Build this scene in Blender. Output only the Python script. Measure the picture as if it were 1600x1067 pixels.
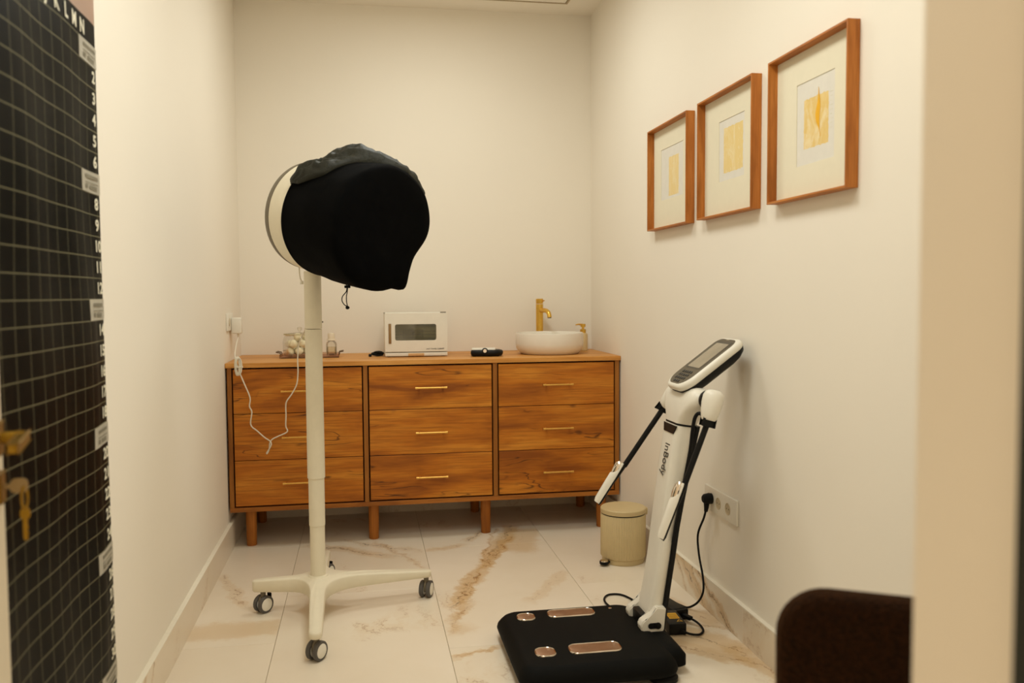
import bpy, bmesh, math, random
from mathutils import Vector, Matrix, noise as mnoise

# ------------------------------------------------------------------ scene, camera, world, lights
scene = bpy.context.scene
for o in list(bpy.data.objects):
    bpy.data.objects.remove(o, do_unlink=True)
COL = scene.collection
random.seed(7)

CAM_LOC = Vector((0.3235, -4.2945, 1.2274))
PITCH, ROLL, YAW, FPX = 0.0552, -0.0068, 0.1709, 1348.9
fw = Vector((math.sin(YAW) * math.cos(PITCH), math.cos(YAW) * math.cos(PITCH), -math.sin(PITCH)))
rt = Vector((math.cos(YAW), -math.sin(YAW), 0.0))
up = rt.cross(fw)
Rv = math.cos(ROLL) * rt + math.sin(ROLL) * up
Uv = -math.sin(ROLL) * rt + math.cos(ROLL) * up
cam = bpy.data.cameras.new('camera')
cam.sensor_width = 36.0
cam.lens = FPX * 36.0 / 1600.0
cam.clip_start = 0.02
cam.dof.use_dof = True
cam.dof.focus_distance = 3.55
cam.dof.aperture_fstop = 2.6
camo = bpy.data.objects.new('camera', cam)
COL.objects.link(camo)
M = Matrix((( Rv.x, Uv.x, -fw.x, CAM_LOC.x), (Rv.y, Uv.y, -fw.y, CAM_LOC.y), (Rv.z, Uv.z, -fw.z, CAM_LOC.z), (0, 0, 0, 1)))
camo.matrix_world = M
scene.camera = camo

scene.view_settings.view_transform = 'Standard'
scene.view_settings.look = 'None'
scene.view_settings.gamma = 1.0
scene.view_settings.use_curve_mapping = False
scene.view_settings.exposure = 0.20
scene.cycles.transparent_max_bounces = 24

world = bpy.data.worlds.new('world')
scene.world = world
world.use_nodes = True
world.node_tree.nodes['Background'].inputs[0].default_value = (1.0, 0.79, 0.53, 1)
world.node_tree.nodes['Background'].inputs[1].default_value = 0.82

def area(name, loc, size, power, color, spread=160, rot=(0, 0, 0)):
    l = bpy.data.lights.new(name, 'AREA')
    l.shape = 'DISK'
    l.size = size
    l.energy = power
    l.color = color
    l.spread = math.radians(spread)
    o = bpy.data.objects.new(name, l)
    o.location = loc
    o.rotation_euler = rot
    COL.objects.link(o)
    return o
WARM = (0.97, 1.0, 0.93)
area('ceiling_downlight', (0.68, -0.48, 2.79), 0.60, 9.8, WARM, 179)
area('ceiling_downlight', (0.60, -2.00, 2.79), 0.60, 12.5, WARM, 166)
area('ceiling_downlight', (0.66, -3.05, 2.79), 0.60, 7, WARM, 166)  # extra unseen lamp, added to even out the light in the room

# ------------------------------------------------------------------ helpers
def srgb(r, g, b):
    f = lambda c: (c / 255 / 12.92) if c / 255 <= 0.04045 else ((c / 255 + 0.055) / 1.055) ** 2.4
    return (f(r), f(g), f(b), 1.0)

class NT:
    """small wrapper to write node trees tersely"""
    def __init__(s, name):
        s.m = bpy.data.materials.new(name)
        s.m.use_nodes = True
        s.t = s.m.node_tree
        s.b = s.t.nodes['Principled BSDF']
    def n(s, typ, **kw):
        nd = s.t.nodes.new(typ)
        for k, v in kw.items():
            setattr(nd, k, v)
        return nd
    def put(s, sock, v):
        if isinstance(v, bpy.types.NodeSocket):
            s.t.links.new(v, sock)
        else:
            sock.default_value = v
    def math(s, op, a, b=0.0, c=0.0, clamp=False):
        nd = s.n('ShaderNodeMath', operation=op, use_clamp=clamp)
        for i, v in enumerate((a, b, c)):
            s.put(nd.inputs[i], v)
        return nd.outputs[0]
    def vmath(s, op, a, b=(0, 0, 0)):
        nd = s.n('ShaderNodeVectorMath', operation=op)
        s.put(nd.inputs[0], a); s.put(nd.inputs[1], b)
        return nd.outputs[0]
    def noise(s, vec, scale, detail=4.0, rough=0.55, dist=0.0, out=0):
        nd = s.n('ShaderNodeTexNoise')
        s.put(nd.inputs['Vector'], vec)
        nd.inputs['Scale'].default_value = scale
        nd.inputs['Detail'].default_value = detail
        nd.inputs['Roughness'].default_value = rough
        nd.inputs['Distortion'].default_value = dist
        return nd.outputs[out]
    def ramp(s, fac, stops, interp='LINEAR'):
        nd = s.n('ShaderNodeValToRGB')
        nd.color_ramp.interpolation = interp
        e = nd.color_ramp.elements
        while len(e) < len(stops):
            e.new(0.5)
        for el, (p, c) in zip(e, stops):
            el.position = p
            el.color = c if len(c) == 4 else (*c, 1)
        s.put(nd.inputs[0], fac)
        return nd.outputs[0]
    def mix(s, fac, a, b, blend='MIX'):
        nd = s.n('ShaderNodeMix', data_type='RGBA', blend_type=blend)
        s.put(nd.inputs[0], fac); s.put(nd.inputs[6], a); s.put(nd.inputs[7], b)
        return nd.outputs[2]
    def step(s, x, lo, hi):
        nd = s.n('ShaderNodeMapRange', interpolation_type='SMOOTHSTEP')
        s.put(nd.inputs[0], x)
        for i, v in ((1, lo), (2, hi), (3, 0.0), (4, 1.0)):
            s.put(nd.inputs[i], v)
        return nd.outputs[0]
    def pos(s):
        return s.n('ShaderNodeNewGeometry').outputs['Position']
    def obj(s):
        return s.n('ShaderNodeTexCoord').outputs['Object']
    def scale(s, v, sc):
        return s.vmath('MULTIPLY', v, sc)
    def bump(s, h, strength=0.2, dist=0.002):
        nd = s.n('ShaderNodeBump')
        nd.inputs['Strength'].default_value = strength
        nd.inputs['Distance'].default_value = dist
        s.put(nd.inputs['Height'], h)
        s.t.links.new(nd.outputs[0], s.b.inputs['Normal'])
    def fin(s, color=None, rough=0.5, metal=0.0, spec=None):
        if color is not None:
            s.put(s.b.inputs['Base Color'], color)
        s.put(s.b.inputs['Roughness'], rough)
        s.put(s.b.inputs['Metallic'], metal)
        if spec is not None:
            s.b.inputs['Specular IOR Level'].default_value = spec
        return s.m

def plain(name, c, rough=0.5, metal=0.0, var=0.06, scale=30.0, bump=0.0, spec=None):
    m = NT(name)
    f = m.noise(m.obj(), scale, 3.0)
    lo = tuple(x * (1 - var) for x in c[:3]) + (1,)
    hi = tuple(min(1, x * (1 + var)) for x in c[:3]) + (1,)
    if bump:
        m.bump(f, bump, 0.002)
    return m.fin(m.ramp(f, [(0.3, lo), (0.7, hi)]), rough, metal, spec)

def obj(name, bm, mat, parent=None, smooth=True, angle=35):
    me = bpy.data.meshes.new(name)
    bmesh.ops.recalc_face_normals(bm, faces=bm.faces[:])
    if smooth:
        lim = math.radians(angle)
        for f in bm.faces:
            f.smooth = True
        for e in bm.edges:
            if len(e.link_faces) == 2 and e.calc_face_angle(0.0) > lim:
                e.smooth = False
    bm.to_mesh(me)
    bm.free()
    if mat is not None:
        for mm in (mat if isinstance(mat, (list, tuple)) else [mat]):
            me.materials.append(mm)
    o = bpy.data.objects.new(name, me)
    COL.objects.link(o)
    if parent is not None:
        adopt(o, parent)
    return o

def adopt(o, parent):
    """meshes are built in world coordinates; roots carry a pure translation, parts none"""
    o.parent = parent
    o.matrix_parent_inverse = Matrix.Translation(-parent.location) if parent.parent is None else Matrix.Identity(4)

def thing(name, loc, label, cat, group=None):
    o = bpy.data.objects.new(name, None)
    o.empty_display_size = 0.05
    o.location = loc
    COL.objects.link(o)
    return tag(o, label, cat, group)

def tag(o, label, cat, group=None, kind=None):
    o['label'] = label
    o['category'] = cat
    if group: o['group'] = group
    if kind: o['kind'] = kind
    return o

def struct(o):
    o['kind'] = 'structure'
    return o

def box(bm, x0, x1, y0, y1, z0, z1, bev=0.0, seg=2, mat=None):
    r = bmesh.ops.create_cube(bm, size=1.0)
    vs = r['verts']
    for v in vs:
        v.co = Vector((x0 + (v.co.x + .5) * (x1 - x0), y0 + (v.co.y + .5) * (y1 - y0), z0 + (v.co.z + .5) * (z1 - z0)))
        if mat is not None: v.co = mat @ v.co
    if bev:
        es = list({e for v in vs for e in v.link_edges})
        bmesh.ops.bevel(bm, geom=es, offset=bev, segments=seg, affect='EDGES', profile=0.5)

def nbox(name, mat, parent, *a, bev=0.0, seg=2, M4=None, smooth=True):
    bm = bmesh.new()
    box(bm, *a, bev=bev, seg=seg, mat=M4)
    return obj(name, bm, mat, parent, smooth)

def lathe(bm, prof, seg=48, mat=None, fn=None):
    """prof: list of (radius, height); fn(angle, i, r, z) -> (r, z) optional"""
    rings = []
    for i, (r, z) in enumerate(prof):
        if r < 1e-6:
            rings.append([bm.verts.new(Vector((0, 0, z)) if mat is None else mat @ Vector((0, 0, z)))])
            continue
        ring = []
        for k in range(seg):
            a = 2 * math.pi * k / seg
            rr, zz = (r, z) if fn is None else fn(a, i, r, z)
            p = Vector((rr * math.cos(a), rr * math.sin(a), zz))
            ring.append(bm.verts.new(p if mat is None else mat @ p))
        rings.append(ring)
    for A, B in zip(rings, rings[1:]):
        if len(A) == 1 and len(B) == 1: continue
        for k in range(seg):
            j = (k + 1) % seg
            if len(A) == 1: bm.faces.new((A[0], B[k], B[j]))
            elif len(B) == 1: bm.faces.new((A[k], B[0], A[j]))
            else: bm.faces.new((A[k], B[k], B[j], A[j]))
    return rings

def nlathe(name, mat, parent, prof, loc=(0, 0, 0), seg=48, M4=None, fn=None, angle=35):
    bm = bmesh.new()
    lathe(bm, prof, seg, (Matrix.Translation(loc) if M4 is None else M4), fn)
    return obj(name, bm, mat, parent, True, angle)

def smooth_path(pts, n=8):
    pts = [Vector(p) for p in pts]
    out = []
    for i in range(len(pts) - 1):
        p0 = pts[max(i - 1, 0)]; p1 = pts[i]; p2 = pts[i + 1]; p3 = pts[min(i + 2, len(pts) - 1)]
        for k in range(n):
            t = k / n
            out.append(0.5 * ((2 * p1) + (-p0 + p2) * t + (2 * p0 - 5 * p1 + 4 * p2 - p3) * t * t + (-p0 + 3 * p1 - 3 * p2 + p3) * t ** 3))
    out.append(pts[-1])
    return out

def tube(bm, path, r, seg=10, caps=True):
    """sweep; r is a number or a function of 0..1"""
    path = [Vector(p) for p in path]
    n = len(path)
    prev = None
    rings = []
    for i, p in enumerate(path):
        t = (path[min(i + 1, n - 1)] - path[max(i - 1, 0)])
        t = t.normalized() if t.length > 1e-9 else Vector((0, 0, 1))
        if prev is None:
            a = Vector((0, 0, 1)) if abs(t.z) < 0.9 else Vector((1, 0, 0))
            u = t.cross(a).normalized()
        else:
            u = (prev - t * prev.dot(t)).normalized()
        prev = u
        v = t.cross(u)
        rr = r(i / (n - 1)) if callable(r) else r
        rings.append([bm.verts.new(p + (u * math.cos(2 * math.pi * k / seg) + v * math.sin(2 * math.pi * k / seg)) * rr) for k in range(seg)])
    for A, B in zip(rings, rings[1:]):
        for k in range(seg):
            j = (k + 1) % seg
            bm.faces.new((A[k], A[j], B[j], B[k]))
    if caps:
        bm.faces.new(rings[0][::-1]); bm.faces.new(rings[-1])

def ntube(name, mat, parent, pts, r, seg=10, n=8, sm=True):
    bm = bmesh.new()
    tube(bm, smooth_path(pts, n) if sm else pts, r, seg)
    return obj(name, bm, mat, parent, True, 50)

def loft(bm, sections):
    """sections: lists of equal-length closed loops of Vectors"""
    rings = [[bm.verts.new(p) for p in s] for s in sections]
    n = len(rings[0])
    for A, B in zip(rings, rings[1:]):
        for k in range(n):
            j = (k + 1) % n
            bm.faces.new((A[k], A[j], B[j], B[k]))
    bm.faces.new(rings[0][::-1]); bm.faces.new(rings[-1])

def rrect(w, h, r, n=5):
    """rounded rectangle outline centred at 0, CCW"""
    r = min(r, w / 2 - 1e-5, h / 2 - 1e-5)
    pts = []
    for cx, cy, a0 in ((w / 2 - r, h / 2 - r, 0), (-w / 2 + r, h / 2 - r, 90), (-w / 2 + r, -h / 2 + r, 180), (w / 2 - r, -h / 2 + r, 270)):
        for k in range(n + 1):
            a = math.radians(a0 + 90 * k / n)
            pts.append((cx + r * math.cos(a), cy + r * math.sin(a)))
    return pts

def slab(bm, outline, z0, z1, mat=None, bev=0.0, shrink=None):
    """extrude a 2-D outline; layered soft edge at the top when bev given"""
    mat = mat or Matrix.Identity(4)
    cx = sum(p[0] for p in outline) / len(outline); cy = sum(p[1] for p in outline) / len(outline)
    hw = max(abs(p[0] - cx) for p in outline); hh = max(abs(p[1] - cy) for p in outline)
    def ring(ins, z):
        return [mat @ Vector((cx + (p[0] - cx) * (1 - ins / hw), cy + (p[1] - cy) * (1 - ins / hh), z)) for p in outline]
    secs = [ring(0, z0)]
    if bev:
        for k in range(5):
            a = math.pi / 2 * k / 4
            secs.append(ring(bev * (1 - math.cos(a)), z1 - bev + bev * math.sin(a)))
    else:
        secs.append(ring(0, z1))
    loft(bm, secs)

def nslab(name, mat, parent, outline, z0, z1, M4=None, bev=0.0):
    bm = bmesh.new()
    slab(bm, outline, z0, z1, M4, bev)
    return obj(name, bm, mat, parent, True, 40)

def frame_m(origin, ex, ey, ez):
    return Matrix(((ex[0], ey[0], ez[0], origin[0]), (ex[1], ey[1], ez[1], origin[1]), (ex[2], ey[2], ez[2], origin[2]), (0, 0, 0, 1)))

def text_bm(body, size, mat, extrude=0.0003, warp=None, align='CENTER', bold=0.0, sx=1.0):
    c = bpy.data.curves.new('lettering', 'FONT')
    c.body = body; c.size = size; c.extrude = extrude; c.align_x = align; c.align_y = 'CENTER'; c.resolution_u = 3
    c.offset = bold
    o = bpy.data.objects.new('lettering', c)
    COL.objects.link(o)
    dg = bpy.context.evaluated_depsgraph_get()
    me = bpy.data.meshes.new_from_object(o.evaluated_get(dg))
    bpy.data.objects.remove(o, do_unlink=True)
    bpy.data.curves.remove(c)
    bm = bmesh.new()
    bm.from_mesh(me)
    bpy.data.meshes.remove(me)
    for v in bm.verts:
        v.co.x *= sx
        v.co = mat @ v.co
        if warp: v.co = warp(v.co)
    return bm

def dup(o, parent=None, delta=Vector((0, 0, 0)), M4=None):
    c = o.copy()
    COL.objects.link(c)
    if parent is not None:
        c.parent = parent
    for ch in list(o.children):
        dup(ch, c)
    return c

# ------------------------------------------------------------------ materials
def wall_mat():
    m = NT('painted_plaster')
    p = m.pos()
    f = m.noise(p, 1.2, 2.0)
    g = m.noise(p, 160.0, 2.0)
    m.bump(g, 0.06, 0.001)
    return m.fin(m.ramp(f, [(0.3, srgb(244, 236, 222)), (0.7, srgb(247, 239, 225))]), 0.85, 0, 0.25)
WALL = wall_mat()
CEIL = plain('ceiling_paint', srgb(247, 239, 225), 0.9, 0, 0.02, 4)

def marble_mat(name, placed=True):
    m = NT(name)
    p = m.pos()
    rnd = m.n('ShaderNodeObjectInfo').outputs['Random']
    off = m.math('MULTIPLY', rnd, 40.0)
    cmb = m.n('ShaderNodeCombineXYZ')
    for i in range(3): m.t.links.new(off, cmb.inputs[i])
    q = m.vmath('ADD', p, cmb.outputs[0])
    warp = m.noise(q, 3.2, 5.0, 0.65, 0.0, 1)
    wv = m.scale(m.vmath('SUBTRACT', warp, (0.5, 0.5, 0.5)), (0.34, 0.34, 0.34))
    q2 = m.vmath('ADD', q, wv)
    rot = m.n('ShaderNodeMapping')
    rot.inputs['Rotation'].default_value = (0, 0, math.radians(40))
    rot.inputs['Scale'].default_value = (2.6, 0.8, 1.4)
    m.t.links.new(q2, rot.inputs['Vector'])
    n1 = m.noise(rot.outputs[0], 1.5, 6.0, 0.62)
    ridge = m.math('ABSOLUTE', m.math('SUBTRACT', n1, 0.5))
    thin = m.math('SUBTRACT', 1.0, m.step(ridge, 0.0, 0.012))
    wide = m.math('SUBTRACT', 1.0, m.step(ridge, 0.0, 0.075))
    mask = m.step(m.noise(q, 1.6, 2.0), *((0.56, 0.70) if placed else (0.44, 0.58)))
    thin = m.math('MULTIPLY', thin, m.math('MULTIPLY', mask, 0.5 if placed else 0.25))
    wide = m.math('MULTIPLY', wide, m.math('MULTIPLY', mask, 0.22 if placed else 0.12))
    base = m.ramp(m.noise(q2, 2.0, 3.0), [(0.3, srgb(234, 220, 198)), (0.75, srgb(242, 230, 212))])
    TAN = srgb(206, 166, 106); BRN = srgb(150, 96, 42); DRK = srgb(96, 62, 34)
    c = m.mix(wide, base, TAN)
    c = m.mix(thin, c, BRN)
    if placed:
        fine = m.noise(p, 9.0, 6.0, 0.7, 0.0, 1)
        fine2 = m.noise(p, 34.0, 4.0, 0.7, 0.0, 1)
        pw = m.vmath('ADD', p, m.scale(m.vmath('SUBTRACT', fine, (0.5,) * 3), (0.14, 0.14, 0)))
        pw = m.vmath('ADD', pw, m.scale(m.vmath('SUBTRACT', fine2, (0.5,) * 3), (0.035, 0.035, 0)))
        sep = m.n('ShaderNodeSeparateXYZ'); m.t.links.new(pw, sep.inputs[0])
        X, Y = sep.outputs[0], sep.outputs[1]
        px = m.n('ShaderNodeSeparateXYZ'); m.t.links.new(p, px.inputs[0])
        streak = m.noise(m.scale(pw, (1, 1, 1)), 26.0, 5.0, 0.7)
        fleck = m.step(streak, 0.42, 0.62)
        #  ax, ay, bx, by, width of wash, width of line, wash strength, line strength, x-limits of its tile
        V = [(1.09, 0.17, 0.66, -0.96, 0.050, 0.007, 0.70, 0.95, 0.601, 1.199),
             (1.00, 0.14, 0.72, -0.90, 0.012, 0.005, 0.5, 0.8, 0.601, 1.199),
             (0.93, 0.10, 0.80, -0.10, 0.030, 0.006, 0.45, 0.9, 0.601, 1.199),
             (0.78, -0.55, 0.62, -1.25, 0.020, 0.004, 0.35, 0.5, 0.601, 1.199),
             (0.20, 0.06, 0.58, -0.22, 0.03, 0.005, 0.3, 0.85, 0.001, 0.599),
             (1.14, 0.10, 1.02, -0.32, 0.12, 0.004, 0.62, 0.25, 0.601, 1.199),
             (1.05, -0.02, 0.84, -0.52, 0.035, 0.006, 0.6, 0.8, 0.601, 1.199),
             (1.19, -0.62, 0.95, -0.99, 0.04, 0.004, 0.32, 0.3, 0.601, 1.199),
             (0.62, -1.12, 0.74, -0.93, 0.03, 0.005, 0.5, 0.5, 0.601, 1.199),
             (0.60, -1.46, 0.80, -1.38, 0.024, 0.004, 0.75, 0.6, 0.601, 1.199),
             (0.62, -1.22, 0.70, -1.16, 0.07, 0.003, 0.4, 0.1, 0.601, 1.199),
             (0.60, -0.20, 0.80, -0.15, 0.035, 0.004, 0.5, 0.4, 0.601, 1.199),
             (0.02, 0.02, 0.46, -0.27, 0.05, 0.007, 0.35, 0.95, 0.001, 0.599),
             (0.16, -0.06, 0.36, -0.20, 0.02, 0.006, 0.35, 0.8, 0.001, 0.599),
             (0.36, 0.02, 0.59, -0.48, 0.02, 0.004, 0.35, 0.6, 0.001, 0.599),
             (-0.30, -0.40, -0.15, -0.84, 0.03, 0.006, 0.3, 0.7, -0.6, -0.001),
             (-0.34, -1.05, 0.02, -1.06, 0.10, 0.002, 0.5, 0.05, -0.6, -0.001),
             (1.24, -1.20, 1.62, -1.58, 0.09, 0.006, 0.7, 0.9, 1.201, 1.7),
             (1.30, -1.16, 1.64, -1.42, 0.02, 0.005, 0.5, 0.85, 1.201, 1.7),
             (1.33, -1.42, 1.60, -1.70, 0.05, 0.006, 0.7, 0.8, 1.201, 1.7),
             (1.45, -1.02, 1.63, -1.36, 0.07, 0.006, 0.6, 0.7, 1.201, 1.7),
             (1.56, -1.50, 1.63, -1.90, 0.05, 0.006, 0.6, 0.7, 1.201, 1.7)]
        for ax, ay, bx, by, ww, lw, ws, ls, x0, x1 in V:
            L = math.hypot(bx - ax, by - ay); ux, uy = (bx - ax) / L, (by - ay) / L
            dx = m.math('SUBTRACT', X, ax); dy = m.math('SUBTRACT', Y, ay)
            s_ = m.math('ADD', m.math('MULTIPLY', dx, ux), m.math('MULTIPLY', dy, uy))
            d_ = m.math('ABSOLUTE', m.math('SUBTRACT', m.math('MULTIPLY', dx, uy), m.math('MULTIPLY', dy, ux)))
            rng = m.math('MULTIPLY', m.step(s_, -0.03, 0.05), m.math('SUBTRACT', 1.0, m.step(s_, L - 0.06, L + 0.03)))
            lim = m.math('MULTIPLY', m.math('GREATER_THAN', px.outputs[0], x0), m.math('LESS_THAN', px.outputs[0], x1))
            rng = m.math('MULTIPLY', rng, lim)
            w_ = m.math('SUBTRACT', 1.0, m.step(d_, ww * 0.45, ww))
            l_ = m.math('SUBTRACT', 1.0, m.step(d_, lw * 0.3, lw))
            c = m.mix(m.math('MULTIPLY', m.math('MULTIPLY', w_, rng), ws * 0.8), c, TAN)
            c = m.mix(m.math('MULTIPLY', m.math('MULTIPLY', m.math('MULTIPLY', l_, rng), fleck), ls), c, BRN if ls < 0.84 else DRK)
    else:
        fine = m.noise(p, 11.0, 6.0, 0.7, 0.0, 1)
        pw = m.vmath('ADD', p, m.scale(m.vmath('SUBTRACT', fine, (0.5,) * 3), (0, 0.10, 0.10)))
        sp = m.n('ShaderNodeSeparateXYZ'); m.t.links.new(pw, sp.inputs[0])
        pp = m.n('ShaderNodeSeparateXYZ'); m.t.links.new(p, pp.inputs[0])
        fleck = m.step(m.noise(pw, 24.0, 5.0, 0.7), 0.38, 0.60)
        for ay, az, by, bz, ww, lw, ws, ls, side in ((-0.92, 0.13, -1.22, -0.01, 0.05, 0.006, 0.5, 0.7, 1), (-1.02, 0.13, -1.16, 0.02, 0.02, 0.006, 0.4, 0.9, 1), (-1.10, 0.13, -1.42, -0.01, 0.03, 0.006, 0.4, 0.9, 1), (-0.85, 0.12, -0.98, 0.0, 0.02, 0.004, 0.3, 0.5, 1), (-1.18, 0.10, -1.50, -0.02, 0.02, 0.004, 0.3, 0.6, 1),
                                                      (-1.70, 0.13, -1.78, 0.0, 0.03, 0.006, 0.4, 0.8, -1), (-1.60, 0.13, -1.66, 0.0, 0.012, 0.004, 0.3, 0.7, -1), (-1.85, 0.13, -1.92, 0.0, 0.02, 0.005, 0.3, 0.7, -1)):
            L = math.hypot(by - ay, bz - az); uy, uz = (by - ay) / L, (bz - az) / L
            dy = m.math('SUBTRACT', sp.outputs[1], ay); dz = m.math('SUBTRACT', sp.outputs[2], az)
            d_ = m.math('ABSOLUTE', m.math('SUBTRACT', m.math('MULTIPLY', dy, uz), m.math('MULTIPLY', dz, uy)))
            lim = m.math('GREATER_THAN', m.math('MULTIPLY', m.math('SUBTRACT', pp.outputs[0], 0.6), float(side)), 0.0)
            w_ = m.math('MULTIPLY', m.math('SUBTRACT', 1.0, m.step(d_, ww * 0.4, ww)), lim)
            l_ = m.math('MULTIPLY', m.math('MULTIPLY', m.math('SUBTRACT', 1.0, m.step(d_, lw * 0.3, lw)), fleck), lim)
            c = m.mix(m.math('MULTIPLY', w_, ws), c, TAN)
            c = m.mix(m.math('MULTIPLY', l_, ls), c, DRK)
    return m.fin(c, 0.32, 0, 0.4)
MARBLE = marble_mat('marble_floor_tile')
MARBLE_B = marble_mat('marble_baseboard', False)
GROUT = plain('grout', srgb(176, 156, 122), 0.9)
LIT_TOP = plain('baseboard_lit_top', srgb(238, 230, 212), 0.6, 0, 0.02)  # paler colour paints in the light on the baseboard's upper face

def wood_mat(name, along='x', dark=srgb(142, 76, 14), mid=srgb(194, 114, 24), light=srgb(222, 148, 50), cracks=0.8, seed=0.0, rough=0.5, dens=1.0):
    m = NT(name)
    p = m.vmath('ADD', m.pos(), (seed * 3.1, seed * 1.7, seed * 5.3))
    rnd = m.n('ShaderNodeObjectInfo').outputs['Random']
    cmb = m.n('ShaderNodeCombineXYZ')
    m.t.links.new(m.math('MULTIPLY', rnd, 9.0), cmb.inputs[0]); m.t.links.new(m.math('MULTIPLY', rnd, 5.0), cmb.inputs[2])
    p = m.vmath('ADD', p, cmb.outputs[0])
    sc = {'x': (1.0, 6.0, 6.0), 'y': (6.0, 1.0, 6.0), 'z': (6.0, 6.0, 1.0)}[along]
    sc = tuple(v * dens for v in sc)
    w = m.noise(m.scale(p, tuple(0.55 * v for v in sc)), 2.6, 3.0, 0.5, 0.0, 1)
    q = m.vmath('ADD', m.scale(p, sc), m.scale(m.vmath('SUBTRACT', w, (0.5,) * 3), (0.9,) * 3))
    big = m.noise(q, 1.4, 4.0, 0.55)
    fib = m.noise(m.scale(p, tuple(v * (1 if v <= dens else 5) for v in sc)), 4.0, 5.0, 0.65)
    c = m.ramp(big, [(0.33, dark), (0.48, mid), (0.66, light)])
    c = m.mix(m.math('MULTIPLY', m.step(fib, 0.42, 0.66), 0.55), c, dark)
    if cracks:
        qs = m.vmath('ADD', m.scale(p, {'x': (0.9, 9, 9), 'y': (9, 0.9, 9), 'z': (9, 9, 0.9)}[along]), m.scale(m.vmath('SUBTRACT', w, (0.5,) * 3), (1.6,) * 3))
        rg = m.noise(qs, 0.8, 3.0, 0.5)
        rd = m.math('ABSOLUTE', m.math('SUBTRACT', rg, 0.5))
        line = m.math('SUBTRACT', 1.0, m.step(rd, 0.0, 0.010))
        msk = m.step(m.noise(p, 4.2, 2.0), 0.44, 0.55)
        c = m.mix(m.math('MULTIPLY', m.math('MULTIPLY', line, msk), cracks), c, srgb(58, 28, 8))
        vor = m.n('ShaderNodeTexVoronoi', feature='F1')
        m.put(vor.inputs['Vector'], m.vmath('ADD', m.scale(p, {'x': (1, 1.6, 1.6), 'y': (1.6, 1, 1.6), 'z': (1.6, 1.6, 1)}[along]), m.scale(m.vmath('SUBTRACT', w, (0.5,) * 3), (0.10,) * 3)))
        vor.inputs['Scale'].default_value = 3.6
        kn = m.math('SUBTRACT', 1.0, m.step(vor.outputs['Distance'], 0.03, 0.10))
        c = m.mix(m.math('MULTIPLY', kn, 0.65), c, srgb(72, 34, 10))
    m.bump(fib, 0.10, 0.001)
    return m.fin(c, rough, 0, 0.35)
OAK = wood_mat('oak_drawer_front', 'x', cracks=0.75)
OAK_TOP = wood_mat('oak_worktop', 'x', srgb(186, 120, 50), srgb(212, 148, 72), srgb(226, 166, 90), cracks=0.1, rough=0.45)
OAK_Z = wood_mat('oak_upright', 'z', srgb(122, 70, 18), srgb(156, 96, 32), srgb(176, 114, 46), cracks=0.0)
OAK_X = wood_mat('oak_rail', 'x', srgb(134, 76, 20), srgb(170, 104, 36), srgb(188, 120, 48), cracks=0.0)
OAK_LEG = wood_mat('oak_leg', 'z', srgb(132, 74, 18), srgb(166, 98, 30), srgb(188, 116, 42), cracks=0.2)
TEAK_Z = wood_mat('teak_upright', 'z', srgb(156, 90, 30), srgb(188, 114, 46), srgb(204, 130, 58), cracks=0.0, dens=2.0)
TEAK_Y = wood_mat('teak_rail', 'y', srgb(156, 90, 30), srgb(188, 114, 46), srgb(204, 130, 58), cracks=0.0, dens=2.0)
DARKGAP = plain('shadow_gap_board', srgb(44, 32, 20), 0.9)
BRASS = plain('brushed_brass', srgb(226, 184, 86), 0.32, 1.0, 0.06, 80)
BRASS_H = plain('satin_brass_handle', srgb(226, 178, 92), 0.38, 0.9, 0.06, 80)
CERAMIC = plain('white_ceramic', srgb(238, 230, 216), 0.22, 0, 0.01)
PLASTIC = plain('white_plastic', srgb(236, 230, 216), 0.38, 0, 0.015)
CREAMPL = plain('cream_powder_coat', srgb(232, 222, 198), 0.45, 0, 0.02)
GREYPL = plain('grey_plastic', srgb(112, 102, 84), 0.5, 0, 0.04)
TYRE = plain('dark_grey_rubber', srgb(84, 80, 76), 0.6, 0, 0.05)
BLACKPL = plain('black_plastic', srgb(9, 9, 8), 0.45, 0, 0.05, spec=0.25)
BLACKMAT = plain('black_textured_plastic', srgb(8, 8, 6), 0.7, 0, 0.08, 400, 0.1, 0.12)
RUBBER = plain('black_rubber', srgb(8, 8, 8), 0.65, 0, 0.05, spec=0.25)
CHROME = plain('chrome', srgb(225, 214, 200), 0.12, 1.0, 0.02)
WHITECORD = plain('white_cord', srgb(236, 228, 210), 0.5, 0, 0.02)
BROWNPL = plain('tan_plastic', srgb(146, 112, 66), 0.5)
TANPL = plain('beige_plastic', srgb(216, 172, 118), 0.5)
INK = plain('dark_ink', srgb(52, 46, 38), 0.7)
PALEINK = plain('pale_print', srgb(226, 220, 198), 0.8)
GREYINK = plain('grey_print', srgb(140, 132, 118), 0.8)
COTTON = plain('cotton_wool', srgb(246, 236, 206), 0.95, 0, 0.05, 60, 0.5)
BINMAT = plain('sand_coated_metal', srgb(206, 184, 138), 0.5, 0, 0.02)
SOAP = plain('frosted_amber_bottle', srgb(222, 196, 146), 0.35, 0, 0.04)
YELLOW = plain('yellow_warning_label', srgb(226, 170, 20), 0.5)
GREY_FACE = plain('taupe_face_plate', srgb(84, 74, 56), 0.4, 0, 0.03)
WHITEDOOR = plain('painted_door', srgb(222, 208, 182), 0.5, 0, 0.02)

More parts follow.
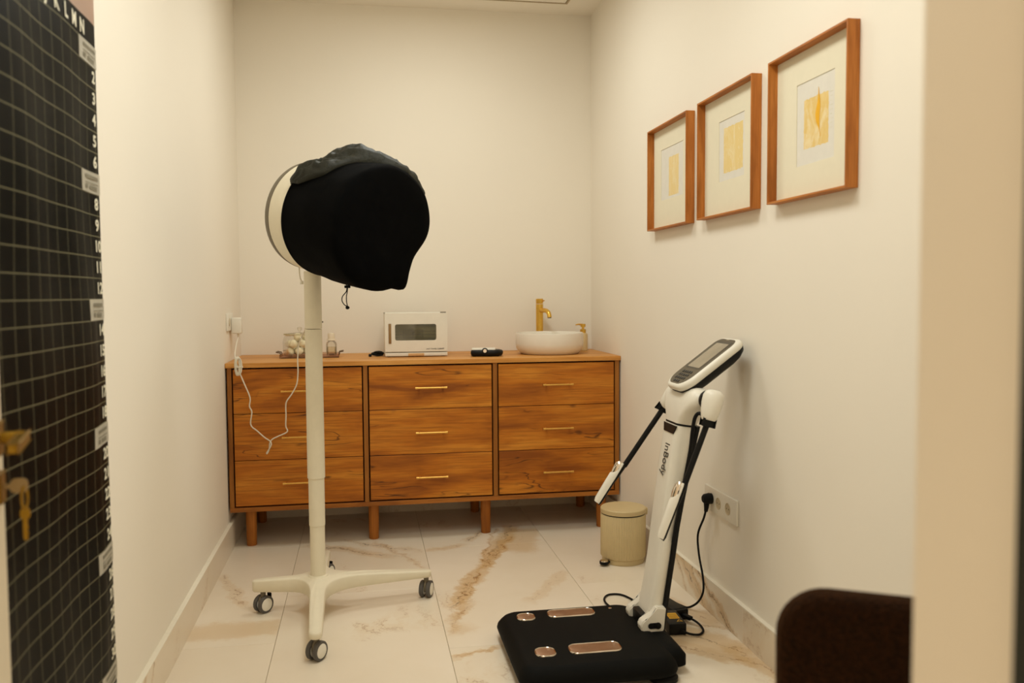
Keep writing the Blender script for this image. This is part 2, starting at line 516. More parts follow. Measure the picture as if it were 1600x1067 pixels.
def cover_mat():
    m = NT('black_cloth')
    f = m.noise(m.obj(), 14.0, 4.0)
    m.bump(f, 0.25, 0.01)
    return m.fin(m.ramp(f, [(0.3, srgb(3, 3, 3)), (0.7, srgb(6, 6, 6))]), 0.9, 0, 0.06)
CLOTH = cover_mat()
def nylon_mat():
    m = NT('crumpled_black_nylon')
    f = m.noise(m.obj(), 26.0, 5.0, 0.6)
    m.bump(f, 0.5, 0.012)
    return m.fin(m.ramp(f, [(0.3, srgb(34, 34, 27)), (0.7, srgb(46, 46, 37))]), 0.55, 0, 0.25)
NYLON = nylon_mat()

def glass_mat(name, tint=(0.95, 0.95, 0.9, 1), amount=0.85):
    m = NT(name)
    tr = m.n('ShaderNodeBsdfTransparent'); tr.inputs[0].default_value = tint
    gl = m.n('ShaderNodeBsdfGlossy'); gl.inputs['Roughness'].default_value = 0.05
    fr = m.n('ShaderNodeFresnel'); fr.inputs[0].default_value = 1.45
    f = m.noise(m.obj(), 8.0, 2.0)
    fac = m.math('ADD', m.math('MULTIPLY', fr.outputs[0], 0.55), m.math('MULTIPLY', f, (1 - amount) * 0.6))
    mx = m.n('ShaderNodeMixShader')
    m.t.links.new(fac, mx.inputs[0]); m.t.links.new(tr.outputs[0], mx.inputs[1]); m.t.links.new(gl.outputs[0], mx.inputs[2])
    m.t.links.new(mx.outputs[0], m.t.nodes['Material Output'].inputs[0])
    return m.m
GLASS = glass_mat('clear_glass', (0.97, 0.965, 0.93, 1), 0.92)
ACRYL = glass_mat('pink_tinted_acrylic', (0.90, 0.80, 0.72, 1), 0.8)
OVENGLASS = glass_mat('smoked_glass', (0.84, 0.82, 0.66, 1), 0.75)

def bouclé():
    m = NT('brown_boucle')
    f = m.noise(m.obj(), 140.0, 3.0, 0.6)
    v = m.n('ShaderNodeTexVoronoi'); v.inputs['Scale'].default_value = 210.0
    m.put(v.inputs['Vector'], m.obj())
    m.bump(m.math('ADD', f, v.outputs['Distance']), 0.8, 0.006)
    m.b.inputs['Sheen Weight'].default_value = 0.18
    m.b.inputs['Sheen Tint'].default_value = srgb(170, 110, 50)
    return m.fin(m.ramp(f, [(0.35, srgb(24, 12, 4)), (0.7, srgb(48, 25, 8))]), 0.95, 0, 0.1)
BOUCLE = bouclé()

# ------------------------------------------------------------------ room shell
XL, XR, YB, ZC = -0.332, 1.635, 0.5885, 2.81
YF0, YF1 = -3.70, -3.55           # wall with the doorway
OX0, OX1, OZ = -0.10, 0.8455, 2.12
struct(nbox('wall_left', WALL, None, XL - 0.12, XL, -5.6, YB + 0.12, 0, ZC, smooth=False))
struct(nbox('wall_right', WALL, None, XR, XR + 0.12, YF0, YB + 0.12, 0, ZC, smooth=False))
struct(nbox('wall_back', WALL, None, XL, XR, YB, YB + 0.12, 0, ZC, smooth=False))
bm = bmesh.new()
box(bm, XL, OX0, YF0, YF1, 0, ZC)
box(bm, OX1, XR, YF0, YF1, 0, ZC)
box(bm, OX0, OX1, YF0, YF1, OZ, ZC)
struct(obj('wall_front', bm, WALL, None, False))
struct(nbox('ceiling', CEIL, None, XL - 0.12, XR + 0.12, -5.6, YB + 0.12, ZC, ZC + 0.1, smooth=False))
# dark door seal at the corridor edge of the right jamb
struct(nbox('trim_1', plain('dark_green_seal', srgb(30, 34, 24), 0.7), None, OX1 - 0.012, OX1 + 0.01, YF0 - 0.02, YF0 + 0.006, 0, OZ, smooth=False))

floor = struct(nbox('floor', GROUT, None, XL - 0.12, XR + 0.12, -5.6, YB + 0.12, -0.10, -0.004, smooth=False))
G = 0.0009
for x0, x1, ys in ((-0.6, 0.0, -0.004), (0.0, 0.6, -0.726), (0.6, 1.2, -0.165), (1.2, 1.8, -0.80)):
    ya = ys + 1.2
    if ya > YB + 0.6: ya -= 1.2
    k = ya if ya >= YB else ya + 1.2
    while k > -5.4:
        a, b = max(x0, XL) + G, min(x1, XR) - G
        c, d = max(k - 1.2, -5.6) + G, min(k, YB) - G
        if d - c > 0.02:
            nbox('tile', MARBLE, floor, a, b, c, d, -0.010, 0.0, bev=0.0006, seg=1)
        k -= 1.2

HB, TB = 0.124, 0.018
def baseboard(name, runs):
    root = None
    for i, a in enumerate(runs):
        o = nbox(name if root is None else 'baseboard_piece', MARBLE_B, root, *a[:4], 0.0, HB, bev=0.0008, seg=1)
        if root is None:
            root = struct(o)
        nbox('lit_top_strip', LIT_TOP, root, *a[:4], HB, HB + 0.004, bev=0.001, seg=1)  # thin strip carrying the painted light of the top face
def runs_y(x0, x1, ya, yb, off):
    out = []; y = yb
    k = off
    while y > ya + 0.001:
        n = max(ya, k)
        out.append((x0, x1, n + 0.0006, y - 0.0006)); y = n; k -= 1.2
    return out
baseboard('baseboard_left', runs_y(XL, XL + TB, YF1, YB, -0.65))
baseboard('baseboard_right', runs_y(XR - TB, XR, YF1, YB, -0.31))
baseboard('baseboard_back', [(XL + TB, 0.6, YB - TB, YB), (0.6, XR - TB, YB - TB, YB)])

# ceiling access hatch
hatch = thing('ceiling_vent', (1.17, 0.15, ZC), 'flush rectangular ceiling vent panel near the back wall', 'vent')
nbox('panel', CEIL, hatch, 0.905, 1.435, -0.085, 0.374, ZC - 0.006, ZC + 0.0)
bm = bmesh.new()
for a in ((0.89, 1.45, 0.378, 0.388), (0.89, 1.45, -0.10, -0.09), (0.89, 0.90, -0.09, 0.378), (1.44, 1.45, -0.09, 0.378)):
    box(bm, *a, ZC - 0.008, ZC)
obj('vent_frame', bm, plain('vent_frame_paint', srgb(180, 160, 128), 0.6), hatch, False)

# ------------------------------------------------------------------ sideboard
ZT = 0.9033
sb = thing('sideboard', (0.65, 0.28, 0), 'long oak sideboard with nine drawers and brass handles along the back wall', 'sideboard')
nbox('worktop', OAK_TOP, sb, -0.3305, 1.6335, -0.006, YB - 0.001, 0.8803, ZT, bev=0.0012, seg=1)
for a, b in ((-0.3235, -0.3030), (1.6050, 1.6265)):
    nbox('side_panel', OAK_Z, sb, a, b, 0.0, YB - 0.004, 0.2005, 0.880, bev=0.001, seg=1)
for a, b in ((0.3197, 0.3415), (0.9657, 0.9880)):
    nbox('divider', OAK_Z, sb, a, b, 0.0, YB - 0.02, 0.2005, 0.880, bev=0.001, seg=1)
nbox('bottom_panel', OAK_X, sb, -0.3235, 1.6265, 0.0, YB - 0.004, 0.1785, 0.200, bev=0.001, seg=1)
nbox('back_panel', DARKGAP, sb, -0.30, 1.60, YB - 0.015, YB - 0.006, 0.2005, 0.880)
cols = ((-0.2965, 0.3135), (0.3480, 0.9590), (0.9945, 1.5985))
rows = ((0.6580, 0.8725), (0.4310, 0.6550), (0.2075, 0.4280))
nx = (0.008, 0.652, 1.2965)
for ci, (a, b) in enumerate(cols):
    for ri, (c, d) in enumerate(rows):
        dr = nbox('drawer', OAK, sb, a, b, 0.0015, 0.0205, c, d, bev=0.0012, seg=1)
        hx = nx[ci]; hz = (0.7645, 0.5405, 0.3165)[ri]
        bm = bmesh.new()
        tube(bm, [(hx - 0.079, -0.031, hz), (hx + 0.079, -0.031, hz)], 0.0048, 12)
        for s in (-1, 1):
            tube(bm, [(hx + s * 0.079, -0.031, hz), (hx + s * 0.066, -0.031, hz)], 0.0062, 12)
            tube(bm, [(hx + s * 0.060, -0.031, hz), (hx + s * 0.060, 0.002, hz)], 0.0042, 10)
        obj('handle', bm, BRASS_H, dr)
for lx in (-0.233, 0.362, 0.931, 1.545):
    for ly in (0.060, 0.50):
        nlathe('leg', OAK_LEG, sb, [(0, 0), (0.0225, 0), (0.0245, 0.003), (0.0262, 0.1784), (0, 0.1784)], (lx, ly, 0), 28)

# ------------------------------------------------------------------ things on the sideboard
# hot towel cabinet
tw = thing('towel_warmer', (0.595, 0.34, ZT), 'white towel warming cabinet with a smoked window standing on the sideboard', 'towel warmer')
X0, X1, Y0, Y1, Z0, Z1 = 0.4345, 0.7575, 0.205, 0.47, 0.907, 1.131
wx0, wx1, wz0, wz1 = 0.4865, 0.7000, 0.989, 1.0735
bm = bmesh.new()
t = 0.006
box(bm, X0, X1, Y1 - t, Y1, 0.927, Z1, 0.002)
box(bm, X0, X0 + t, Y0 + 0.014, Y1, 0.927, Z1, 0.002)
box(bm, X1 - t, X1, Y0 + 0.014, Y1, 0.927, Z1, 0.002)
box(bm, X0, X1, Y0 + 0.014, Y1, Z1 - t, Z1, 0.002)
box(bm, X0, X1, Y0 + 0.014, Y1, 0.927, 0.927 + t, 0.002)
obj('housing', bm, PLASTIC, tw)
def plate_hole(bm, x0, x1, z0, z1, hx0, hx1, hz0, hz1, r, ya, yb, n=5):
    """front plate in the XZ plane with a rounded window"""
    cx, cz = (hx0 + hx1) / 2, (hz0 + hz1) / 2
    inn = [(cx + a, cz + b) for a, b in rrect(hx1 - hx0, hz1 - hz0, r, n)]
    out = []
    for i, (a, b) in enumerate(inn):
        q = i // (n + 1); k = i % (n + 1)
        corner = ((x1, z1), (x0, z1), (x0, z0), (x1, z0))[q]
        if k == 0: e = ((x1, b), (a, z1), (x0, b), (a, z0))[q]
        elif k == n: e = ((a, z1), (x0, b), (a, z0), (x1, b))[q]
        else: e = corner
        out.append(e)
    V = lambda pts, y: [bm.verts.new((p[0], y, p[1])) for p in pts]
    i0, i1, o0, o1 = V(inn, ya), V(inn, yb), V(out, ya), V(out, yb)
    m_ = len(inn)
    for k in range(m_):
        j = (k + 1) % m_
        for A, B in ((i0, o0), (o0, o1), (o1, i1), (i1, i0)):
            f = [A[k], A[j], B[j], B[k]]
            bm.faces.new(f)
    bmesh.ops.remove_doubles(bm, verts=bm.verts[:], dist=1e-6)
    bmesh.ops.dissolve_degenerate(bm, edges=bm.edges[:], dist=1e-6)
bm = bmesh.new()
plate_hole(bm, X0, X1, 0.931, Z1, wx0, wx1, wz0, wz1, 0.010, Y0, Y0 + 0.013)
dr = obj('door', bm, PLASTIC, tw, True, 30)
nslab('window_pane', OVENGLASS, dr, rrect(wx1 - wx0 + 0.004, wz1 - wz0 + 0.004, 0.011), 0, 0.003,
      frame_m(((wx0 + wx1) / 2, Y0 + 0.010, (wz0 + wz1) / 2), (1, 0, 0), (0, 0, 1), (0, 1, 0)))
nbox('handle', BROWNPL, dr, 0.4530, 0.4670, Y0 - 0.004, Y0 + 0.004, 0.974, 1.077, bev=0.002)
bm = text_bm('HOT TOWEL CABINET', 0.0098, frame_m((0.7405, Y0 - 0.0003, 0.9435), (1, 0, 0), (0, 0, 1), (0, -1, 0)), 0.0002, align='RIGHT', bold=0.0002, sx=0.93)
obj('lettering', bm, INK, dr, False)
tray_ = nbox('drip_tray', PLASTIC, tw, X0, X1, Y0 + 0.001, Y1 - 0.02, 0.9075, 0.9255, bev=0.002)
nbox('finger_pull', TANPL, tray_, 0.553, 0.6355, Y0 - 0.002, Y0 + 0.003, 0.9085, 0.9225, bev=0.001)
nbox('hinge', GREYPL, tw, 0.722, 0.752, Y0 + 0.004, Y0 + 0.02, Z1, Z1 + 0.005, bev=0.0015)
for sx in (X0 + 0.02, X1 - 0.02):
    for sy in (Y0 + 0.03, Y1 - 0.03):
        nlathe('foot', RUBBER, tw, [(0, 0), (0.008, 0), (0.008, 0.0045), (0, 0.0045)], (sx, sy, ZT), 12)
nbox('lining', plain('olive_lining', srgb(214, 206, 170), 0.5), tw, X0 + 0.01, X1 - 0.01, Y1 - 0.03, Y1 - 0.01, 0.945, 1.12)
bm = bmesh.new()
for i in range(12):
    for j in range(5):
        x = 0.531 + i * 0.0092; z = 1.006 + j * 0.0085
        box(bm, x - 0.0026, x + 0.0026, 0.2490, 0.2510, z - 0.0024, z + 0.0024)
for j in range(3):
    tube(bm, [(0.49, 0.255, 1.000 + j * 0.017), (0.70, 0.255, 1.000 + j * 0.017)], 0.0014, 6)
rk = obj('rack', bm, plain('dull_rack_metal', srgb(60, 54, 36), 0.5, 0.2), tw, False)
bm = bmesh.new()
box(bm, 0.585, 0.72, 0.30, 0.40, 0.985, 1.060, 0.018, 3)
for v in bm.verts: v.co += mnoise.noise_vector(v.co * 22) * 0.007
obj('lining', bm, plain('folded_towel', srgb(220, 212, 178), 0.9, 0, 0.05, 50, 0.3), tw)

cord = thing('power_cord', (0.41, 0.30, ZT), 'bunched black power cord beside the towel warmer', 'cord')
pts = []
for k in range(44):
    a = k * 0.62
    pts.append((0.396 + 0.030 * math.cos(a) * (0.8 + 0.25 * math.sin(k * 1.7)), 0.30 + 0.020 * math.sin(a * 0.9), ZT + 0.0065 + 0.018 * (0.5 + 0.5 * math.sin(a)) * (0.7 + 0.3 * math.sin(k * .9))))
ntube('wire', RUBBER, cord, pts + [(0.412, 0.37, ZT + 0.006), (0.418, 0.48, ZT + 0.005), (0.46, 0.505, ZT + 0.005), (0.52, 0.51, ZT + 0.005)], 0.0042, 8, 4)
nbox('plug_body', RUBBER, cord, 0.350, 0.366, 0.262, 0.300, ZT + 0.0005, ZT + 0.014, bev=0.004)

# payment terminal like black gadget
gd = thing('card_terminal', (0.955, 0.17, ZT), 'small black gadget with a white top plate lying between towel warmer and sink', 'gadget')
MG = Matrix.Translation((0.955, 0.17, ZT)) @ Matrix.Rotation(math.radians(-9), 4, 'Z')
bm = bmesh.new()
ol = [(-0.078, -0.048), (-0.055, -0.056), (0.045, -0.056), (0.072, -0.045), (0.088, -0.022), (0.090, 0.010), (0.075, 0.045), (0.055, 0.056), (-0.06, 0.056), (-0.08, 0.045)]
secs = []
for ins, z in ((0.90, 0.003), (0.97, 0.008), (1.0, 0.016), (0.99, 0.026), (0.93, 0.032), (0.84, 0.034)):
    secs.append([MG @ Vector((p[0] * ins, p[1] * ins, z)) for p in ol])
loft(bm, secs)
obj('body', bm, BLACKPL, gd, True, 50)
nslab('top_plate', PLASTIC, gd, [(p[0] - 0.012, p[1] + 0.004) for p in rrect(0.125, 0.085, 0.012)], 0.0335, 0.0415, MG, 0.004)
bm = bmesh.new()
lathe(bm, [(0.010, -0.003), (0.0145, -0.002), (0.016, 0), (0.0145, 0.002), (0.010, 0.003), (0.010, -0.003)], 24, MG @ Matrix.Translation((-0.004, -0.054, 0.030)) @ Matrix.Rotation(math.pi / 2, 4, 'X'))
obj('ring', bm, BLACKPL, gd)
nlathe('lens', CHROME, gd, [(0, 0.002), (0.009, 0.002), (0.009, -0.002), (0, -0.002)], M4=MG @ Matrix.Translation((-0.004, -0.0545, 0.030)) @ Matrix.Rotation(math.pi / 2, 4, 'X'), seg=20)
for a, b in ((-0.06, -0.035), (0.06, -0.035), (-0.06, 0.035), (0.06, 0.035)):
    nlathe('foot', RUBBER, gd, [(0, 0), (0.008, 0), (0.008, 0.004), (0, 0.004)], M4=MG @ Matrix.Translation((a, b, 0)), seg=12)

# vessel sink
sk = thing('sink', (1.318, 0.275, ZT), 'round white ceramic vessel sink on the right end of the sideboard', 'sink')
H = 0.1135
nlathe('bowl', CERAMIC, sk, [(0, 0.0), (0.150, 0.0), (0.158, 0.004), (0.170, 0.016), (0.180, 0.032), (0.1835, 0.055), (0.1840, H - 0.006), (0.1825, H - 0.001), (0.1795, H), (0.1765, H - 0.003), (0.174, H - 0.012), (0.171, 0.055), (0.155, 0.028), (0.10, 0.017), (0.022, 0.013), (0, 0.013)], (1.318, 0.275, ZT), 72)
nlathe('drain', BRASS, sk, [(0, 0.019), (0.02, 0.019), (0.024, 0.0165), (0.024, 0.0135), (0, 0.0135)], (1.318, 0.275, ZT), 28)

fx, fy = 1.3105, 0.500
fc = thing('faucet', (fx, fy, ZT), 'tall brushed brass faucet behind the vessel sink', 'faucet')
nlathe('body', BRASS, fc, [(0, 0), (0.026, 0), (0.026, 0.005), (0.0205, 0.006), (0.0205, 0.265), (0, 0.265)], (fx, fy, ZT), 36)
nlathe('lever_cap', BRASS, fc, [(0, 0.267), (0.0198, 0.267), (0.0205, 0.269), (0.0205, 0.294), (0.019, 0.2955), (0, 0.2955)], (fx, fy, ZT), 36)
d = Vector((0.30, -0.954, 0))
P0 = Vector((fx, fy, ZT + 0.228))
sp = [P0 + d * 0.010, P0 + d * 0.055 + Vector((0, 0, 0.002)), P0 + d * 0.085 + Vector((0, 0, -0.002)), P0 + d * 0.106 + Vector((0, 0, -0.016)), P0 + d * 0.113 + Vector((0, 0, -0.038))]
s_ = ntube('spout', BRASS, fc, sp, 0.0125, 16)
nlathe('aerator', TYRE, s_, [(0, 0), (0.0095, 0), (0.0095, 0.004), (0, 0.004)], M4=Matrix.Translation(P0 + d * 0.1135 + Vector((0, 0, -0.0405))), seg=16)
ntube('lever', BRASS, fc, [P0 + Vector((0.012, -0.01, 0.052)), P0 + Vector((0.02, -0.022, 0.056)), P0 + Vector((0.022, -0.026, 0.057))], 0.0035, 8, 3)

sd = thing('soap_dispenser', (1.552, 0.455, ZT), 'slim soap dispenser with a brass pump behind the sink', 'soap dispenser')
nlathe('bottle', SOAP, sd, [(0, 0), (0.024, 0), (0.0265, 0.003), (0.0270, 0.088), (0.024, 0.097), (0.017, 0.100), (0, 0.100)], (1.552, 0.455, ZT), 32)
nlathe('collar', BRASS, sd, [(0, 0.100), (0.0165, 0.100), (0.0165, 0.121), (0.007, 0.122), (0.007, 0.134), (0, 0.134)], (1.552, 0.455, ZT), 24)
bm = bmesh.new()
lathe(bm, [(0, 0.134), (0.0145, 0.134), (0.0145, 0.151), (0, 0.152)], 20, Matrix.Translation((1.552, 0.455, ZT)))
tube(bm, smooth_path([(1.548, 0.455, ZT + 0.147), (1.525, 0.452, ZT + 0.149), (1.508, 0.450, ZT + 0.146)]), lambda t: 0.006 - 0.003 * t, 10)
obj('pump', bm, BRASS, sd)

# acrylic tray, jar with cotton, small dispenser
tr = thing('serving_tray', (0.05, 0.34, ZT), 'clear acrylic tray with metal handles on the left end of the sideboard', 'tray')
bm = bmesh.new()
box(bm, -0.100, 0.198, 0.250, 0.425, ZT + 0.0005, ZT + 0.005)
for a in ((-0.100, 0.198, 0.250, 0.254), (-0.100, 0.198, 0.421, 0.425), (-0.100, -0.096, 0.254, 0.421), (0.194, 0.198, 0.254, 0.421)):
    box(bm, *a, ZT + 0.005, ZT + 0.020)
obj('tray_body', bm, ACRYL, tr, False)
nbox('tray_mat', plain('rosy_tray_mat', srgb(150, 104, 86), 0.35), tr, -0.095, 0.193, 0.256, 0.419, ZT + 0.0052, ZT + 0.0066)
for s, x in ((-1, -0.1005), (1, 0.1985)):
    bm = bmesh.new()
    ph = [(x, 0.30, ZT + 0.012), (x, 0.30, ZT + 0.026), (x + s * 0.020, 0.30, ZT + 0.030), (x + s * 0.020, 0.375, ZT + 0.030), (x, 0.375, ZT + 0.026), (x, 0.375, ZT + 0.012)]
    tube(bm, ph, 0.003, 8)
    obj('handle', bm, plain('dark_handle_metal', srgb(104, 84, 62), 0.35, 0.8), tr)
zt = ZT + 0.0068
jx, jy = -0.003, 0.335
jar = thing('glass_jar', (jx, jy, zt), 'lidded glass jar of cotton balls on the acrylic tray', 'jar')
nlathe('glass_body', GLASS, jar, [(0, 0.0005), (0.066, 0.0005), (0.080, 0.006), (0.0865, 0.03), (0.087, 0.075), (0.080, 0.100), (0.076, 0.108), (0.079, 0.112)], (jx, jy, zt), 48)
lid = nlathe('lid', GLASS, jar, [(0, 0.124), (0.02, 0.1235), (0.06, 0.119), (0.081, 0.1135)], (jx, jy, zt), 48)
nlathe('rim_band', plain('pale_rim_band', srgb(190, 176, 128), 0.35), lid, [(0.0805, 0.1125), (0.083, 0.1125), (0.083, 0.1165), (0.0805, 0.1165), (0.0805, 0.1125)], (jx, jy, zt), 48)
nlathe('lid_knob', GLASS, lid, [(0, 0.124), (0.005, 0.125), (0.005, 0.131), (0.011, 0.136), (0.013, 0.143), (0.010, 0.150), (0, 0.153)], (jx, jy, zt), 24)
balls = [(-0.045, -0.035, 0.026), (0.0, -0.050, 0.027), (0.045, -0.035, 0.026), (-0.050, 0.02, 0.026), (0.0, 0.0, 0.026), (0.05, 0.02, 0.026), (-0.02, 0.05, 0.026), (0.03, 0.05, 0.027),
         (-0.028, -0.045, 0.066), (0.022, -0.048, 0.066), (-0.053, 0.0, 0.064), (0.05, -0.005, 0.065), (0.0, 0.01, 0.066), (0.0, 0.055, 0.065), (-0.010, -0.018, 0.100), (0.030, 0.012, 0.099)]
ball0 = None
for k, (a, b, c) in enumerate(balls):
    if ball0 is None:
        bm = bmesh.new()
        bmesh.ops.create_icosphere(bm, subdivisions=3, radius=0.0205)
        for v in bm.verts: v.co += v.co.normalized() * mnoise.noise(v.co * 60) * 0.004
        ball0 = obj('cotton_ball', bm, COTTON)
        o = ball0
    else:
        o = ball0.copy(); COL.objects.link(o)
    o.location = (jx + a, jy + b, zt + c)
    o.rotation_euler = (k * 1.3, k * 0.7, k * 2.1)
    tag(o, 'fluffy white cotton ball inside the lidded glass jar', 'cotton ball', 'cotton balls in the jar')
bx, by = 0.158, 0.345
bt = thing('glass_bottle', (bx, by, zt), 'small clear glass bottle with frosted cap on the right of the tray', 'bottle')
nlathe('glass_body', GLASS, bt, [(0, 0), (0.026, 0), (0.028, 0.004), (0.028, 0.058), (0.024, 0.070), (0.017, 0.076), (0.017, 0.079)], (bx, by, zt), 32)
nlathe('liquid', glass_mat('pale_liquid', (0.93, 0.88, 0.78, 1), 0.95), bt, [(0, 0.006), (0.025, 0.0065), (0.025, 0.045), (0, 0.0455)], (bx, by, zt), 32)
nlathe('cap', plain('frosted_cap', srgb(232, 216, 190), 0.5), bt, [(0, 0.079), (0.024, 0.0795), (0.024, 0.083), (0.018, 0.086), (0.018, 0.112), (0.014, 0.118), (0, 0.119)], (bx, by, zt), 32)
nbox('label', plain('brown_label', srgb(120, 84, 62), 0.5), bt, bx - 0.012, bx + 0.016, by - 0.029, by - 0.0275, zt + 0.002, zt + 0.012)

# ------------------------------------------------------------------ covered lamp head on a rolling stand
PX, PY = 0.137, -0.92
st = thing('rolling_stand_device', (PX, PY, 0), 'cream drum-headed treatment device on a telescopic pole and castor base', 'device stand')
for r0, r1, z0, z1 in ((0.0285, 0.0285, 0.14, 0.345), (0.0305, 0.0305, 0.340, 0.533), (0.0335, 0.0322, 0.525, 1.098), (0.0325, 0.0322, 1.10, 1.318)):
    nlathe('pole_section', CREAMPL, st, [(0, z0), (r0 - 0.001, z0), (r0, z0 + 0.001), (r1, z1 - 0.001), (r1 - 0.001, z1), (0, z1)], (PX, PY, 0), 40)
nlathe('pole_screw', GREYPL, st, [(0, 0), (0.003, 0), (0.003, 0.004), (0, 0.004)], M4=Matrix.Translation((PX + 0.033, PY - 0.004, 1.125)) @ Matrix.Rotation(math.pi / 2, 4, 'Y'), seg=10)
nlathe('neck', plain('neck_metal', srgb(190, 178, 150), 0.4), st, [(0, 1.318), (0.020, 1.318), (0.020, 1.36), (0, 1.36)], (PX, PY, 0), 24)
# base: four arms with concave webs
tips = [(0.562, -0.842, 0.020), (0.150, -0.50, 0.018), (-0.098, -0.892, 0.018), (0.151, -1.405, 0.022)]
hub = Vector((PX, PY))
outl = []
n_ = len(tips)
for i in range(n_):
    a = Vector(tips[i][:2]); w = tips[i][2]
    da = (a - hub).normalized(); na = Vector((-da.y, da.x))
    b = Vector(tips[(i + 1) % n_][:2]); wb = tips[(i + 1) % n_][2]
    db = (b - hub).normalized(); nb = Vector((-db.y, db.x))
    # rounded tip
    for k in range(7):
        t = math.radians(-90 + 180 * k / 6)
        outl.append(a + da * math.cos(t) * w * 0.9 + na * math.sin(t) * w)
    wi = w * 1.25; wj = wb * 1.25
    p1 = hub + da * 0.19 + na * wi; p2 = hub + db * 0.19 - nb * wj
    if (b - hub).length < 0.3: p2 = hub + db * 0.11 - nb * wj
    if (a - hub).length < 0.3: p1 = hub + da * 0.11 + na * wi
    c = hub + (da + db).normalized() * 0.030
    for k in range(9):
        t = k / 8
        outl.append((1 - t) ** 2 * p1 + 2 * t * (1 - t) * c + t * t * p2)
bm = bmesh.new()
def topz(p):
    r = (p - hub).length
    return 0.142 - 0.022 * min(1, max(0, (r - 0.06) / 0.36)) - 0.010 * max(0, (r - 0.3) / 0.2)
def botz(p):
    r = (p - hub).length
    return 0.086 + 0.0 * r
layers = []
def inset(ins):
    m_ = len(outl); out = []
    for k, p in enumerate(outl):
        tdir = (outl[(k + 1) % m_] - outl[k - 1]).normalized()
        out.append(p + Vector((-tdir.y, tdir.x)) * ins)
    return out
for ins, f in ((0.004, 'b'), (0.0, 'm'), (0.0, 'n'), (0.002, 'o'), (0.005, 't')):
    pts = inset(ins)
    ring = []
    for p0, p in zip(outl, pts):
        z = {'b': botz(p0), 'm': botz(p0) + 0.006, 'n': topz(p0) - 0.006, 'o': topz(p0) - 0.002, 't': topz(p0)}[f]
        ring.append(bm.verts.new((p.x, p.y, z)))
    layers.append(ring)
for A, B in zip(layers, layers[1:]):
    for k in range(len(A)):
        j = (k + 1) % len(A)
        bm.faces.new((A[k], A[j], B[j], B[k]))
for ring, z in ((layers[0], 0.086), (layers[-1], 0.142)):
    cvt = bm.verts.new((PX, PY, z))
    for k in range(len(ring)):
        bm.faces.new((ring[k], ring[(k + 1) % len(ring)], cvt))
obj('base', bm, CREAMPL, st, True, 40)
nlathe('base_boss', CREAMPL, st, [(0, 0.13), (0.042, 0.136), (0.036, 0.146), (0.030, 0.147), (0, 0.147)], (PX, PY, 0), 40)
def caster(x, y, ang, brake=False):
    R = 0.0335; axd = Vector((math.cos(ang), math.sin(ang), 0)); bk = Vector((-axd.y, axd.x, 0))
    c = Vector((x, y, R))
    bm = bmesh.new()
    tube(bm, [(x, y, 0.055), (x, y, 0.088)], 0.010, 14)
    Mx = frame_m(c, bk, (0, 0, 1), axd)
    slab(bm, [(p[0], p[1] + 0.010) for p in rrect(0.040, 0.046, 0.018)], -0.0045, 0.0045, Mx)
    h = obj('caster', bm, GREYPL, st)
    for s in (-1, 1):
        Mw = frame_m(c + axd * s * 0.0145, bk, (0, 0, 1), axd)
        nlathe('tyre', TYRE, h, [(0.024, -0.008), (0.031, -0.008), (0.0335, -0.005), (0.0335, 0.005), (0.031, 0.008), (0.025, 0.0085), (0.024, -0.008)], M4=Mw, seg=32)
        nlathe('wheel_disc', PLASTIC, h, [(0, -0.0075), (0.0245, -0.0075), (0.0245, 0.0080), (0.021, 0.0098), (0, 0.0104)] if s > 0 else [(0, -0.0104), (0.021, -0.0098), (0.0245, -0.0080), (0.0245, 0.0075), (0, 0.0075)], M4=Mw, seg=32)
    if brake:
        nbox('brake_lever', RUBBER, h, -0.010, 0.010, -0.004, 0.004, -0.010, 0.012, bev=0.003, M4=frame_m(c + bk * 0.030 + Vector((0, 0, 0.024)), axd, bk, (0, 0, 1)))
A0 = math.radians(-28)
caster(0.560, -0.835, math.radians(-22))
caster(0.152, -1.375, math.radians(-36))
caster(-0.075, -0.886, math.radians(-45), True)
caster(0.152, -0.53, math.radians(-30), True)

# drum head: axis turned towards the camera's right and slightly down
AX = Vector((0.62, -0.77, -0.17)).normalized()
SX = AX.cross(Vector((0, 0, 1))).normalized()       # sideways
UX = SX.cross(AX).normalized()                      # up
HC = Vector((0.1345, -0.88, 1.532))           # centre of the back of the drum
MH = frame_m(HC, SX, UX, AX)
nlathe('drum_back', GREYPL, st, [(0, -0.016), (0.178, -0.016), (0.192, -0.012), (0.2015, -0.002), (0.2045, 0.012), (0.2045, 0.024), (0, 0.024)], M4=MH, seg=72)
nlathe('drum', CREAMPL, st, [(0, 0.0245), (0.2015, 0.0245), (0.2045, 0.027), (0.206, 0.06), (0.208, 0.14), (0.208, 0.38), (0.19, 0.405), (0, 0.41)], M4=MH, seg=96)
nbox('mount_block', GREYPL, st, -0.016, 0.016, -0.014, 0.014, 0, 0.022, bev=0.003, M4=Matrix.Translation(Vector((PX - 0.075, PY + 0.03, 1.352))))
ntube('head_cable', WHITECORD, st, [(0.098, -0.90, 1.375), (0.088, -0.90, 1.34), (0.089, -0.90, 1.30), (0.094, -0.90, 1.283), (0.100, -0.90, 1.276)], 0.0025, 8)
nlathe('cable_clip', PLASTIC, st, [(0, -0.006), (0.006, -0.006), (0.006, 0.006), (0, 0.006)], M4=Matrix.Translation((0.096, -0.908, 1.275)), seg=14)

